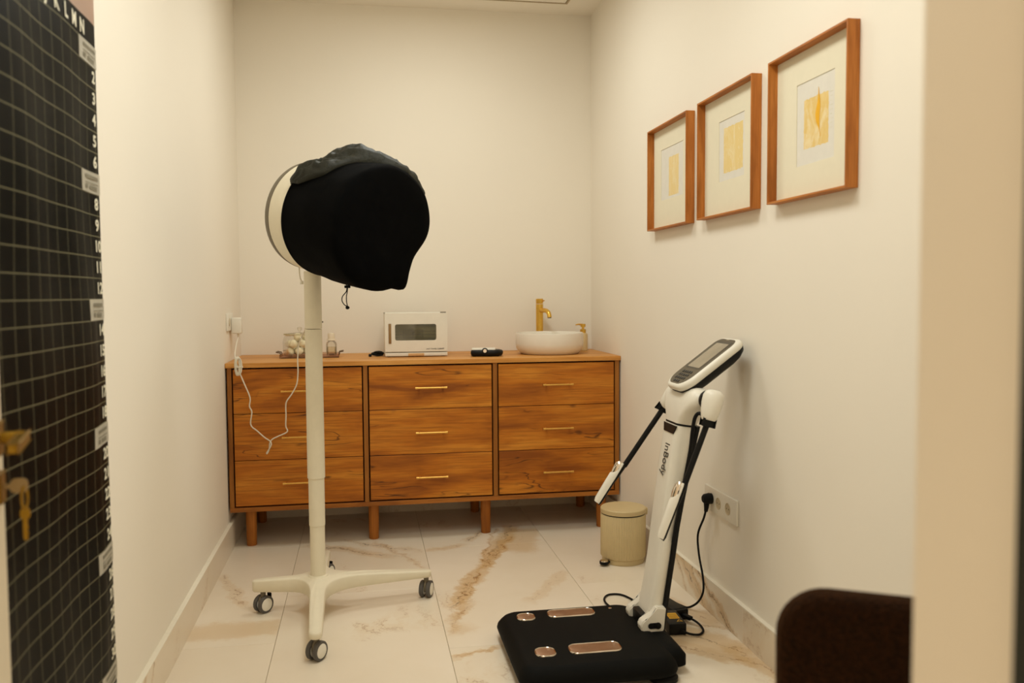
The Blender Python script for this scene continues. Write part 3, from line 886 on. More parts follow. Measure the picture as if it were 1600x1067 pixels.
cv = thing('dust_cover', HC + AX * 0.30, 'black cloth drawstring cover stretched over the drum head of the stand', 'cover')
def blob(a, c, w):
    d_ = (a - c + math.pi) % (2 * math.pi) - math.pi
    return math.exp(-(d_ / w) ** 2)
prof = [(0.2085, 0.122), (0.2135, 0.120), (0.2155, 0.125), (0.2150, 0.130), (0.214, 0.138), (0.2155, 0.16), (0.217, 0.20), (0.219, 0.24), (0.220, 0.28), (0.221, 0.32), (0.222, 0.36), (0.222, 0.405), (0.221, 0.422), (0.217, 0.436), (0.204, 0.446), (0.170, 0.453), (0.13, 0.456), (0.08, 0.457), (0.04, 0.4575), (0, 0.4575)]
A_BAG = math.radians(-112)
def cover_fn(a, i, r, z):
    k = min(1.0, max(0.0, (z - 0.09) / 0.1))
    wr = mnoise.noise(Vector((math.cos(a) * 2.2, math.sin(a) * 2.2, z * 9))) * 0.006 * k
    front = min(1.0, max(0.0, (z - 0.22) / 0.17))
    edge = min(1, r / 0.19) ** 4
    bag = blob(a, math.radians(-119), 0.14) * 0.030 * front - blob(a, math.radians(-150), 0.42) * 0.038 * front
    sag = 0.004 * max(0, -math.sin(a)) * front
    return r + (wr + (bag + sag)) * edge, z + mnoise.noise(Vector((math.cos(a) * r * 9, math.sin(a) * r * 9, 3.0))) * 0.004 * k
bm = bmesh.new()
lathe(bm, prof, 128, MH, cover_fn)
obj('cover_body', bm, CLOTH, cv, True, 60)
# crumpled pouch lying on top of the cover
bm = bmesh.new()
NA, NTT = 72, 26
top, bot = [], []
def pouch_pt(u, v, side):
    # u: 0..1 across (left to right of drum as seen), v: 0..1 along axis
    ang = math.radians(32 + 124 * u)
    lobes = 0.55 + 0.35 * math.cos((u - 0.30) * 11) * (1 if u < 0.55 else 0.4)
    t0 = 0.085 + 0.20 * u + 0.03 * math.sin(u * 9)
    t1 = 0.225 + 0.20 * min(1, u * 1.5) + 0.012 * math.sin(u * 14)
    if u < 0.1: t1 -= 0.05 * (1 - u / 0.1); t0 += 0.03 * (1 - u / 0.1)
    if u > 0.9: t1 -= 0.05 * (u - 0.9) / 0.1; t0 += 0.06 * (u - 0.9) / 0.1
    t = t0 + (t1 - t0) * v
    env = (max(0, math.sin(math.pi * u)) ** 0.3) * (max(0, math.sin(math.pi * v)) ** 0.4)
    bulge = 0.018 + 0.036 * math.exp(-((u - 0.12) / 0.12) ** 2) + 0.043 * math.exp(-((u - 0.46) / 0.13) ** 2) + 0.032 * math.exp(-((u - 0.78) / 0.15) ** 2)
    cr = mnoise.noise(Vector((u * 9, v * 4, 1.7))) * 0.012 - abs(mnoise.noise(Vector((u * 13, v * 5, 5.1)))) * 0.026 - abs(mnoise.noise(Vector((u * 24, v * 9, 2.1)))) * 0.012
    rr = 0.2225 if t > 0.125 else 0.212
    if side: rr += env * (bulge + cr) + 0.003
    else: rr -= 0.001
    return MH @ Vector((rr * math.cos(ang), rr * math.sin(ang), t))
grid = {}
for s in (0, 1):
    for i in range(NA + 1):
        for j in range(NTT + 1):
            grid[s, i, j] = bm.verts.new(pouch_pt(i / NA, j / NTT, s))
for s in (0, 1):
    for i in range(NA):
        for j in range(NTT):
            f = (grid[s, i, j], grid[s, i + 1, j], grid[s, i + 1, j + 1], grid[s, i, j + 1])
            bm.faces.new(f if s else f[::-1])
for i in range(NA):
    for j in (0, NTT):
        bm.faces.new((grid[0, i, j], grid[0, i + 1, j], grid[1, i + 1, j], grid[1, i, j]))
for j in range(NTT):
    for i in (0, NA):
        bm.faces.new((grid[0, i, j], grid[0, i, j + 1], grid[1, i, j + 1], grid[1, i, j]))
o = obj('storage_pouch', bm, NYLON, cv, True, 70)
o['label'] = 'crumpled olive black nylon pouch'
dcy = -1.06
bm = bmesh.new()
tube(bm, smooth_path([(0.20, dcy, 1.315), (0.235, dcy - 0.02, 1.288), (0.262, dcy - 0.03, 1.268), (0.268, dcy - 0.03, 1.262)]), 0.0022, 8)
tube(bm, smooth_path([(0.31, dcy - 0.05, 1.285), (0.29, dcy - 0.05, 1.276), (0.272, dcy - 0.03, 1.262)]), 0.0022, 8)
tube(bm, smooth_path([(0.268, dcy - 0.03, 1.258), (0.266, dcy - 0.03, 1.240), (0.252, dcy - 0.03, 1.222), (0.250, dcy - 0.03, 1.206), (0.258, dcy - 0.03, 1.192), (0.268, dcy - 0.03, 1.186)]), 0.0018, 8)
tube(bm, smooth_path([(0.271, dcy - 0.03, 1.258), (0.269, dcy - 0.03, 1.238), (0.266, dcy - 0.03, 1.222), (0.266, dcy - 0.03, 1.204), (0.269, dcy - 0.03, 1.186)]), 0.0018, 8)
dc = obj('drawstring', bm, RUBBER, cv)
nbox('cord_lock', RUBBER, dc, -0.011, 0.011, -0.006, 0.006, -0.005, 0.005, bev=0.002, M4=Matrix.Translation((0.270, dcy - 0.03, 1.257)))
bm = bmesh.new(); bmesh.ops.create_uvsphere(bm, u_segments=14, v_segments=10, radius=0.007, matrix=Matrix.Translation((0.269, dcy - 0.03, 1.181)) @ Matrix.Diagonal((1.1, 1, 0.9, 1)))
obj('cord_end', bm, RUBBER, dc)

# ------------------------------------------------------------------ white lead of the stand, adapter and socket at the left
so = thing('wall_socket', (XL, 0.16, 1.10), 'white wall socket on the left wall above the sideboard', 'socket')
nbox('cover_plate', PLASTIC, so, XL, XL + 0.010, 0.070, 0.245, 1.055, 1.140, bev=0.003)
nlathe('socket_well', plain('socket_shadow', srgb(206, 194, 168), 0.5), so, [(0, 0.0), (0.020, 0.0), (0.020, 0.002), (0, 0.002)], M4=Matrix.Translation((XL + 0.010, 0.115, 1.098)) @ Matrix.Rotation(math.pi / 2, 4, 'Y'), seg=24)
ad = thing('charger_plug', (XL + 0.03, 0.20, 1.08), 'square white charger plugged into the left wall socket', 'charger')
nbox('charger_body', PLASTIC, ad, XL + 0.0102, XL + 0.058, 0.165, 0.225, 1.038, 1.118, bev=0.006, seg=3)
nlathe('strain_relief', WHITECORD, ad, [(0, 0), (0.006, 0), (0.004, -0.016), (0, -0.016)], (XL + 0.040, 0.19, 1.038), 14)
yy = -0.045
wl = [(XL + 0.040, 0.19, 1.022), (-0.291, 0.10, 0.985), (-0.286, 0.02, 0.945), (-0.276, yy + 0.01, 0.915), (-0.262, yy, 0.878), (-0.258, yy, 0.862), (-0.236, yy, 0.805), (-0.213, yy, 0.742), (-0.216, yy, 0.700), (-0.206, yy, 0.672), (-0.213, yy, 0.622), (-0.206, yy, 0.600), (-0.186, yy, 0.583),
      (-0.150, yy, 0.548), (-0.126, yy, 0.530), (-0.119, yy - 0.004, 0.515), (-0.128, yy - 0.004, 0.494), (-0.141, yy, 0.474), (-0.139, yy, 0.470), (-0.130, yy, 0.490), (-0.126, yy, 0.520), (-0.114, yy, 0.538), (-0.085, yy, 0.552), (-0.044, yy, 0.572), (-0.050, yy, 0.600), (-0.048, yy, 0.650), (-0.046, yy, 0.712), (-0.020, yy, 0.752), (0.005, yy, 0.800), (0.012, yy, 0.860), (0.012, yy, 0.925),
      (0.022, yy - 0.02, 1.00), (0.055, yy - 0.12, 1.06), (0.085, PY + 0.40, 1.10), (PX - 0.005, PY + 0.10, 1.108), (PX - 0.002, PY + 0.036, 1.105)]
lead = thing('charging_lead', (XL + 0.040, 0.19, 1.022), 'white lead dangling in front of the left drawers', 'cord')
ntube('wire', WHITECORD, lead, wl, 0.0031, 8, 6)
bm = bmesh.new()
for k in range(6):
    c = Vector((-0.264 + 0.002 * (k - 2.5), yy - 0.002 - 0.003 * (k % 3), 0.893))
    pts = [c + Vector((0.010 * math.cos(a) * (1 + 0.06 * k), 0.003 * math.sin(2 * a), 0.044 * math.sin(a) * (1 - 0.05 * (k % 3)))) for a in [2 * math.pi * q / 24 for q in range(25)]]
    tube(bm, pts, 0.0028, 6)
tube(bm, [(-0.276, yy - 0.006, 0.889), (-0.252, yy - 0.010, 0.889), (-0.240, yy - 0.012, 0.890)], 0.003, 6)
obj('bundled_coil', bm, WHITECORD, lead)

# ------------------------------------------------------------------ pedal bin
BX, BY = 1.486, -0.525
pb = thing('pedal_bin', (BX, BY, 0), 'sand coloured ribbed pedal bin beside the right wall', 'bin')
def ribs(a, i, r, z):
    return (r + (0.0010 * math.cos(84 * a) if 2 <= i <= 3 else 0), z)
nlathe('base_ring', BINMAT, pb, [(0, 0), (0.094, 0), (0.096, 0.003), (0.096, 0.026), (0, 0.026)], (BX, BY, 0), 64)
nlathe('bin_body', BINMAT, pb, [(0, 0.026), (0.1005, 0.026), (0.1025, 0.030), (0.1025, 0.220), (0.0985, 0.222), (0, 0.222)], (BX, BY, 0), 504, fn=ribs, angle=60)
nlathe('lid_gap_shade', RUBBER, pb, [(0, 0.222), (0.0995, 0.222), (0.0995, 0.2295), (0, 0.2295)], (BX, BY, 0), 64)  # black ring painting in the shade of the gap under the lid
nlathe('lid', BINMAT, pb, [(0, 0.2272), (0.1030, 0.2272), (0.1035, 0.229), (0.1035, 0.246), (0.100, 0.2495), (0.05, 0.2515), (0, 0.252)], (BX, BY, 0), 64)
nbox('lid_hinge', BINMAT, pb, BX + 0.088, BX + 0.112, BY - 0.02, BY + 0.02, 0.212, 0.244, bev=0.004)
pd = Vector((-0.86, -0.51, 0)).normalized()
pc = Vector((BX, BY, 0)) + pd * 0.126
pe = nlathe('pedal', RUBBER, pb, [(0, 0.006), (0.016, 0.006), (0.021, 0.012), (0.021, 0.022), (0, 0.022)], pc, 28)
nlathe('pedal_plate', CHROME, pe, [(0, 0.022), (0.0185, 0.022), (0.017, 0.026), (0, 0.027)], pc, 28)
nbox('pedal_arm', RUBBER, pb, -0.008, 0.008, -0.03, 0.03, -0.004, 0.004, M4=frame_m(Vector((BX, BY, 0.014)) + pd * 0.098, (-pd.y, pd.x, 0), tuple(pd), (0, 0, 1)))

# ------------------------------------------------------------------ body composition analyser
an = thing('body_composition_scale', (1.04, -1.51, 0), 'body composition scale with black platform, white column and hand grips', 'scale')
xa, xb, ya, yb_ = 0.776, 1.292, -1.790, -1.262
cx, cy = (xa + xb) / 2, (ya + yb_) / 2
bm = bmesh.new()
secs = []
for ins, z, r in ((0.020, 0.020, 0.05), (0.004, 0.030, 0.055), (0.0, 0.042, 0.058), (0.003, 0.056, 0.058), (0.012, 0.070, 0.056), (0.021, 0.080, 0.052), (0.028, 0.0845, 0.05), (0.036, 0.086, 0.046)):
    secs.append([Vector((cx + a, cy + b, z)) for a, b in rrect(xb - xa - 2 * ins, yb_ - ya - 2 * ins, r, 7)])
loft(bm, secs)
plat = obj('platform', bm, BLACKMAT, an, True, 45)
# wheel and counterweight block behind the column
bm = bmesh.new()
secs = []
for ins, z in ((0.01, 0.022), (0.0, 0.03), (0.0, 0.062), (0.012, 0.078), (0.026, 0.082)):
    secs.append([Vector((1.285 + a, -1.565 + b, z)) for a, b in rrect(0.10 - 2 * ins, 0.30 - 2 * ins, 0.02, 4)])
loft(bm, secs)
obj('rear_housing', bm, BLACKMAT, an, True, 45)
for fx_, fy_ in ((0.845, -1.72), (1.245, -1.735), (0.845, -1.33), (1.245, -1.33)):
    nlathe('foot', RUBBER, an, [(0, 0), (0.042, 0), (0.047, 0.004), (0.047, 0.014), (0.038, 0.022), (0, 0.022)], (fx_, fy_, 0), 36)
def electrode_mat():
    m = NT('ridged_copper_steel')
    p = m.n('ShaderNodeSeparateXYZ'); m.t.links.new(m.pos(), p.inputs[0])
    w = m.math('SINE', m.math('MULTIPLY', p.outputs[1], 1300.0))
    m.bump(w, 0.5, 0.0008)
    return m.fin(m.ramp(m.noise(m.obj(), 30), [(0.3, srgb(168, 132, 106)), (0.7, srgb(186, 150, 124))]), 0.32, 1.0)
ELEC = electrode_mat()
for nm, ex, ey, ew, eh in (('heel_electrode', 0.874, -1.354, 0.066, 0.066), ('toe_electrode', 1.040, -1.343, 0.172, 0.070), ('heel_electrode', 0.879, -1.660, 0.068, 0.070), ('toe_electrode', 1.043, -1.655, 0.172, 0.076)):
    Mx = Matrix.Translation((ex, ey, 0))
    bm = bmesh.new()
    slab(bm, rrect(ew - 0.008, eh - 0.008, 0.022, 6), 0.0862, 0.0892, Mx, 0.0012)
    e = obj(nm, bm, ELEC, an, True, 40)
    bm = bmesh.new()
    o_, i_ = rrect(ew, eh, 0.025, 6), rrect(ew - 0.010, eh - 0.010, 0.021, 6)
    ra = [[bm.verts.new(Mx @ Vector((p[0], p[1], z))) for p in ol_] for ol_, z in ((o_, 0.0855), (o_, 0.0880), ([(0.5 * (a[0] + b[0]), 0.5 * (a[1] + b[1])) for a, b in zip(o_, i_)], 0.0902), (i_, 0.0885), (i_, 0.0855))]
    for A, B in zip(ra, ra[1:]):
        for k in range(len(A)):
            j = (k + 1) % len(A)
            bm.faces.new((A[k], A[j], B[j], B[k]))
    obj('electrode_rim', bm, CHROME, e, True, 60)
nlathe('level_bubble', CHROME, an, [(0, 0.086), (0.006, 0.086), (0.006, 0.088), (0.004, 0.0895), (0, 0.0895)], (1.189, -1.327, 0), 18)

# column: lofted rounded sections leaning back
def sect(xf, xk, y0, y1, z, r, tilt=0.0, n=5):
    w, h = xk - xf, y1 - y0
    return [Vector(((xf + xk) / 2 + a, (y0 + y1) / 2 + b, z + tilt * a)) for a, b in rrect(w, h, r, n)]
colsec = [(1.268, 1.312, 0.074), (1.262, 1.316, 0.10), (1.272, 1.321, 0.14), (1.288, 1.332, 0.22), (1.303, 1.348, 0.32), (1.316, 1.364, 0.43), (1.328, 1.381, 0.52), (1.342, 1.403, 0.62), (1.357, 1.424, 0.72), (1.366, 1.436, 0.772)]
bm = bmesh.new()
loft(bm, [sect(a, b, -1.530, -1.392, z, 0.024, -0.15) for a, b, z in colsec])
obj('column', bm, PLASTIC, an, True, 40)
bm = bmesh.new()
loft(bm, [sect(b - 0.003, b + 0.013, -1.534, -1.388, z, 0.006) for a, b, z in colsec])
obj('column_spine', bm, BLACKPL, an, True, 40)
# foot brackets of the column with black bolts
for y0, y1 in ((-1.552, -1.508), (-1.414, -1.374)):
    bm = bmesh.new()
    ol = [(1.232, 0.094), (1.240, 0.078), (1.258, 0.070), (1.308, 0.070), (1.314, 0.082), (1.322, 0.16), (1.288, 0.165), (1.272, 0.135), (1.245, 0.122), (1.234, 0.110)]
    loft(bm, [[Vector((p[0], y, p[1])) for p in ol] for y in (y0, y1)])
    bmesh.ops.bevel(bm, geom=bm.edges[:], offset=0.004, segments=2, affect='EDGES')
    bk_ = obj('foot_bracket', bm, PLASTIC, an, True, 40)
    ms = frame_m((1.280, y0 - 0.0005, 0.102), (1, 0, 0), (0, 0, 1), (0, -1, 0))
    nslab('bolt_slot', RUBBER, bk_, rrect(0.046, 0.020, 0.0099), 0, 0.0012, ms)
    nlathe('bolt', BLACKPL, bk_, [(0, 0), (0.011, 0), (0.011, 0.004), (0, 0.005)], M4=ms @ Matrix.Translation((0.012, 0, 0.0)), seg=20)
# clamp joint gap
nbox('joint_block', BLACKPL, an, 1.245, 1.31, -1.505, -1.417, 0.083, 0.125, bev=0.006)
# writing down the front of the column
ndir = Vector((-1, 0, 0.155)).normalized()
dn = Vector((-0.190, 0.0, -1.0)).normalized()
lat = Vector((0, 1, 0))
nrm = dn.cross(lat); nrm = -nrm if nrm.x > 0 else nrm
latv = nrm.cross(dn)
# letters' baseline runs down, their tops point to the near (camera) side
T0 = Vector((1.3455, -1.470, 0.654)) + nrm * 0.0012
bm = text_bm('InBody', 0.041, frame_m(T0, tuple(dn), tuple(nrm.cross(dn) * 1.5), tuple(nrm)), 0.0004, bold=0.0)
obj('lettering', bm, INK, an, False)

# shoulders
bm = bmesh.new()
hs = [(1.370, 1.442, -1.531, -1.391, 0.778, .026), (1.372, 1.452, -1.545, -1.377, 0.800, .03), (1.377, 1.462, -1.572, -1.350, 0.826, .034), (1.384, 1.470, -1.596, -1.328, 0.848, .036), (1.390, 1.476, -1.606, -1.318, 0.868, .038), (1.398, 1.476, -1.602, -1.322, 0.886, .038), (1.412, 1.468, -1.585, -1.34, 0.899, .026), (1.428, 1.456, -1.55, -1.37, 0.905, .012)]
loft(bm, [sect(a, b, c, d_, z, r, -0.12) for a, b, c, d_, z, r in hs])
obj('shoulder_shell', bm, PLASTIC, an, True, 50)
bm = bmesh.new()
loft(bm, [sect(1.369, 1.441, -1.532, -1.390, 0.7725, .025, -0.15), sect(1.3695, 1.4415, -1.532, -1.390, 0.7785, .025, -0.15)])
obj('belt', bm, BLACKPL, an, True, 40)
fr_ = frame_m((1.3655, -1.470, 0.762), (0, -1, 0), tuple(-dn), (-1, 0, 0.1))
nslab('clip', BLACKPL, an, [(-0.066, 0.013), (-0.052, -0.016), (0.040, -0.016), (0.056, 0.013)], 0, 0.004, fr_)

# arms: shoulder cap, ring, joint, rod and grip with electrodes
def arm(capc, out, rod0, rod1, g0, g1, edge):
    capc, rod0, rod1, g0, g1 = map(Vector, (capc, rod0, rod1, g0, g1))
    ad = (rod0 - capc).normalized()
    bm = bmesh.new()
    q = capc - ad * 0.006
    dirs = [q - ad * 0.034, q - ad * 0.028, q - ad * 0.014, q + ad * 0.01, q + ad * 0.04, q + ad * 0.060, q + ad * 0.066]
    rad = [0.019, 0.0290, 0.0345, 0.0350, 0.0305, 0.026, 0.022]
    tube(bm, dirs, lambda t: rad[int(round(t * 6))], 24)
    a = obj('shoulder_cap', bm, PLASTIC, an, True, 50)
    sgn = 1 if out > 0 else -1
    nlathe('shoulder_ring', BLACKPL, a, [(0, 0), (0.034, 0), (0.036, 0.006), (0.034, 0.018), (0, 0.018)], M4=frame_m(capc + Vector((0, -sgn * 0.016, 0.004)), (1, 0, 0), (0, 0, 1), (0, -sgn, 0)), seg=32)
    bm = bmesh.new()
    jn = rod0
    box(bm, -0.018, 0.018, -0.012, 0.012, -0.010, 0.010, 0.006, 3, frame_m(jn, ad.cross(Vector((0, 1, 0))).normalized(), (0, 1, 0), ad))
    obj('arm_joint', bm, BLACKPL, an)
    bm = bmesh.new()
    tube(bm, [rod0 - ad * 0.004, rod0.lerp(rod1, 0.5), rod1 + (rod1 - rod0).normalized() * 0.014], 0.0098, 16)
    obj('arm_rod', bm, BLACKPL, an)
    # grip: tapered half shell in white over a black underside
    gd_ = (g1 - g0).normalized()
    nz = Vector((-gd_.z, 0, gd_.x)); nz = nz if nz.x < 0 else -nz      # faces the user
    sd_ = nz.cross(gd_)
    L = (g1 - g0).length
    def gs(t, hw, up_, lo):
        c = g0 + gd_ * (L * t)
        return [c + sd_ * (hw * math.cos(k)) + nz * ((up_ if math.sin(k) > 0 else lo) * math.sin(k)) for k in [2 * math.pi * q / 20 for q in range(20)]]
    bm = bmesh.new()
    loft(bm, [gs(t, hw, u, 0.003) for t, hw, u in ((0, .012, .008), (0.05, .016, .015), (0.25, .017, .017), (0.32, .018, .022), (0.6, .018, .021), (0.92, .018, .019), (1.0, .0165, .015))])
    g = obj('hand_grip', bm, PLASTIC, an, True, 50)
    bm = bmesh.new()
    loft(bm, [gs(t, hw, -0.0028, u) for t, hw, u in ((-0.01, .011, .010), (0.05, .016, .017), (0.30, .017, .015), (0.45, .0175, .012), (0.8, .018, .012), (0.96, .0185, .012), (1.02, .017, .009))])
    obj('grip_back', bm, BLACKPL, g, True, 50)
    bm = bmesh.new()
    loft(bm, [gs(t, hw, u, -0.004) for t, hw, u in ((0.0, .010, .016), (0.06, .0150, .024), (0.2, .0155, .0235), (0.29, .012, .021))])
    obj('thumb_electrode', bm, CHROME, g, True, 50)
arm((1.4445, -1.640, 0.868), -1, (1.4270, -1.648, 0.806), (1.345, -1.660, 0.612), (1.3360, -1.662, 0.612), (1.2620, -1.668, 0.436), 0)
arm((1.4360, -1.318, 0.860), 1, (1.4050, -1.285, 0.806), (1.268, -1.270, 0.604), (1.2560, -1.268, 0.604), (1.1620, -1.262, 0.460), 0)
ntube('hose', RUBBER, an, [(1.428, -1.630, 0.812), (1.412, -1.615, 0.830), (1.402, -1.600, 0.815), (1.397, -1.590, 0.770), (1.393, -1.580, 0.700), (1.384, -1.565, 0.620), (1.374, -1.553, 0.54), (1.362, -1.545, 0.46), (1.35, -1.54, 0.38)], 0.0062, 12)

# console
e1 = Vector((0.205, 0, 0.150)).normalized(); e2 = Vector((0, 1, 0)); e3 = e1.cross(e2); e3 = e3 if e3.z > 0 else -e3
CO = Vector((1.4870, -1.460, 0.9805))
MC = frame_m(CO, tuple(e1), tuple(e2), tuple(e3))
L_, W_ = 0.272, 0.182
def cons_outline(s=0.0):
    pts = []
    l, w = L_ / 2 - s, W_ / 2 - s
    n = 12
    # high end: small radius; low end: larger radius, sides bow slightly
    for c, r, a0 in (((l - 0.035, w - 0.035), 0.035, 0), ((-l + 0.055, w - 0.055), 0.055, 90), ((-l + 0.055, -w + 0.055), 0.055, 180), ((l - 0.035, -w + 0.035), 0.035, 270)):
        for k in range(n + 1):
            a = math.radians(a0 + 90 * k / n)
            pts.append((c[0] + r * math.cos(a), c[1] + r * math.sin(a)))
    return pts
bm = bmesh.new()
loft(bm, [[MC @ Vector((p[0], p[1], z)) for p in cons_outline(s)] for s, z in ((0.003, -0.014), (0.0, -0.010), (-0.001, 0.000), (0.001, 0.006), (0.005, 0.0095), (0.011, 0.0115))])
con = obj('console_shell', bm, PLASTIC, an, True, 40)
bm = bmesh.new()
loft(bm, [[MC @ Vector((p[0], p[1], z)) for p in cons_outline(s)] for s, z in ((0.052, -0.054), (0.036, -0.050), (0.020, -0.042), (0.006, -0.028), (0.002, -0.014))])
obj('console_back', bm, BLACKPL, an, True, 40)
bm = bmesh.new()
loft(bm, [[MC @ Vector((p[0], p[1], z)) for p in cons_outline(s)] for s, z in ((0.0115, 0.0112), (0.0125, 0.0126))])
fp = obj('face_plate', bm, GREY_FACE, con, True, 40)
scr = NT('lit_grey_screen')
scr.put(scr.b.inputs['Emission Color'], srgb(150, 140, 122)); scr.b.inputs['Emission Strength'].default_value = 0.04
SCREEN = scr.fin(scr.ramp(scr.noise(scr.obj(), 6.0), [(0.4, srgb(140, 128, 108)), (0.6, srgb(156, 144, 122))]), 0.12)
nslab('screen_bezel', plain('screen_bezel', srgb(58, 52, 42), 0.35), con, [(p[0] + 0.034, p[1]) for p in rrect(0.152, 0.126, 0.008)], 0.0120, 0.0131, MC)
nslab('screen', SCREEN, con, [(p[0] + 0.031, p[1]) for p in rrect(0.134, 0.104, 0.003)], 0.0128, 0.0136, MC)
KEY = plain('dark_keys', srgb(30, 28, 24), 0.4)
KEYL = plain('pale_key_mark', srgb(170, 160, 138), 0.5)
bm0 = bmesh.new()
slab(bm0, rrect(0.0105, 0.0125, 0.002, 3), 0.0124, 0.0146, None, 0.0006)
k0 = None
for i in range(4):
    for j in range(5):
        if i == 0 and j in (0, 4): continue
        off = (-0.112 + i * 0.0165, -0.036 + j * 0.018)
        if k0 is None:
            mt = bm0
            for v in mt.verts: v.co = MC @ (v.co + Vector((off[0], off[1], 0)))
            k0 = obj('key', mt, KEY, con, True, 40); o0 = off
        else:
            k = k0.copy(); COL.objects.link(k)
            dv = e1 * (off[0] - o0[0]) + e2 * (off[1] - o0[1])
            k.location = k0.location + dv
nbox('status_light', KEYL, con, 0.118, 0.122, -0.012, 0.012, 0.0125, 0.0134, M4=MC)
# neck between console and shoulders
bm = bmesh.new()
loft(bm, [sect(1.424, 1.456, -1.50, -1.42, 0.895, 0.012), sect(1.430, 1.478, -1.51, -1.41, 0.925, 0.014), sect(1.438, 1.505, -1.52, -1.40, 0.9455, 0.016, 0.6)])
obj('console_neck', bm, BLACKPL, an, True, 40)

# ------------------------------------------------------------------ power bricks, lead and triple socket at the right
wsr = thing('triple_socket', (XR, -1.285, 0.437), 'white triple wall socket low on the right wall', 'socket')
nbox('cover_plate', PLASTIC, wsr, XR - 0.010, XR, -1.432, -1.142, 0.391, 0.484, bev=0.003)
for sy in (-1.190, -1.275, -1.360):
    Ms = Matrix.Translation((XR - 0.010, sy, 0.4375)) @ Matrix.Rotation(-math.pi / 2, 4, 'Y')
    w_ = nlathe('socket_well', plain('socket_well', srgb(196, 180, 150), 0.5), wsr, [(0, 0.0004), (0.0185, 0.0004), (0.0195, 0.0015), (0.0215, 0.0018), (0.0225, 0.0), (0, 0.0)], M4=Ms, seg=28)
    for q in (-0.0095, 0.0095):
        nlathe('pin_hole', INK, w_, [(0, 0.0006), (0.0026, 0.0006), (0.0026, 0.0002), (0, 0.0002)], M4=Ms @ Matrix.Translation((0, q, 0)), seg=10)
ml = thing('mains_lead', (1.60, -1.20, 0.44), 'black mains lead with angled plug running down the right wall to the floor', 'cord')
PYY = -1.212
bm = bmesh.new()
lathe(bm, [(0, 0.0), (0.020, 0.0), (0.021, 0.012), (0.018, 0.030), (0.012, 0.036), (0, 0.037)], 24, Matrix.Translation((XR - 0.0105, PYY, 0.442)) @ Matrix.Rotation(-math.pi / 2, 4, 'Y'))
tube(bm, smooth_path([(XR - 0.030, PYY, 0.432), (XR - 0.030, PYY + 0.002, 0.41), (XR - 0.031, PYY + 0.005, 0.392)]), lambda t: 0.012 - 0.005 * t, 14)
obj('plug', bm, RUBBER, ml)
ntube('wire', RUBBER, ml, [(XR - 0.031, PYY + 0.004, 0.398), (1.605, -1.185, 0.36), (1.60, -1.140, 0.285), (1.60, -1.150, 0.21), (1.60, -1.190, 0.135), (1.592, -1.215, 0.085), (1.575, -1.205, 0.04), (1.550, -1.17, 0.008), (1.53, -1.14, 0.007), (1.510, -1.12, 0.014), (1.498, -1.115, 0.020)], 0.0042, 10)
p2 = thing('power_brick', (1.47, -1.19, 0), 'black power brick on the floor nearest the right baseboard', 'power brick')
MP = Matrix.Translation((1.468, -1.20, 0)) @ Matrix.Rotation(math.radians(12), 4, 'Z')
nbox('brick_body', BLACKPL, p2, -0.030, 0.030, -0.075, 0.075, 0.0005, 0.040, bev=0.004, M4=MP)
nbox('vent_rib', RUBBER, p2, -0.026, 0.026, -0.060, -0.056, 0.0395, 0.0415, M4=MP)
p1 = thing('power_brick', (1.42, -1.34, 0), 'black power brick with yellow warning labels behind the white column', 'power brick')
MP1 = Matrix.Translation((1.424, -1.335, 0)) @ Matrix.Rotation(math.radians(-4), 4, 'Z')
nbox('brick_body', BLACKPL, p1, -0.032, 0.032, -0.070, 0.070, 0.0005, 0.042, bev=0.004, M4=MP1)
lb = nbox('warning_label', YELLOW, p1, -0.016, 0.022, -0.020, 0.036, 0.0416, 0.0424, M4=MP1)
bm = bmesh.new()
for k in range(5):
    box(bm, -0.013, 0.019, -0.012 + k * 0.009, -0.010 + k * 0.009, 0.0423, 0.0427, mat=MP1)
obj('fine_print', bm, plain('brown_fine_print', srgb(150, 104, 20), 0.6), lb, False)
bm = bmesh.new()
slab(bm, [(0.002, -0.048), (0.026, -0.048), (0.014, -0.028)], 0.0416, 0.0424, MP1)
l2 = obj('warning_triangle', bm, YELLOW, p1, False)
bm = bmesh.new()
slab(bm, [(0.008, -0.0455), (0.020, -0.0455), (0.014, -0.034)], 0.0423, 0.0427, MP1)
obj('triangle_mark', bm, INK, l2, False)
jl = thing('jumper_lead', (1.52, -1.33, 0), 'short black lead looping on the floor between the two power bricks', 'cord')
ntube('wire', RUBBER, jl, [(1.4885, -1.2785, 0.022), (1.505, -1.31, 0.020), (1.522, -1.345, 0.012), (1.520, -1.392, 0.006), (1.492, -1.425, 0.006), (1.458, -1.425, 0.010), (1.430, -1.405, 0.018)], 0.0042, 10)
nbox('connector', RUBBER, jl, -0.009, 0.009, -0.022, 0.022, -0.007, 0.007, bev=0.003, M4=frame_m((1.497, -1.295, 0.021), (0.93, 0.36, 0), (-0.36, 0.93, 0), (0, 0, 1)))
lf = thing('device_lead', (1.25, -1.15, 0), 'thin black lead curling on the floor behind the black platform', 'cord')
ntube('wire', RUBBER, lf, [(1.405, -1.262, 0.006), (1.38, -1.10, 0.005), (1.345, -0.985, 0.005), (1.295, -0.965, 0.005), (1.262, -1.000, 0.005), (1.252, -1.06, 0.005), (1.268, -1.13, 0.005), (1.30, -1.19, 0.006), (1.318, -1.235, 0.010)], 0.0040, 10)

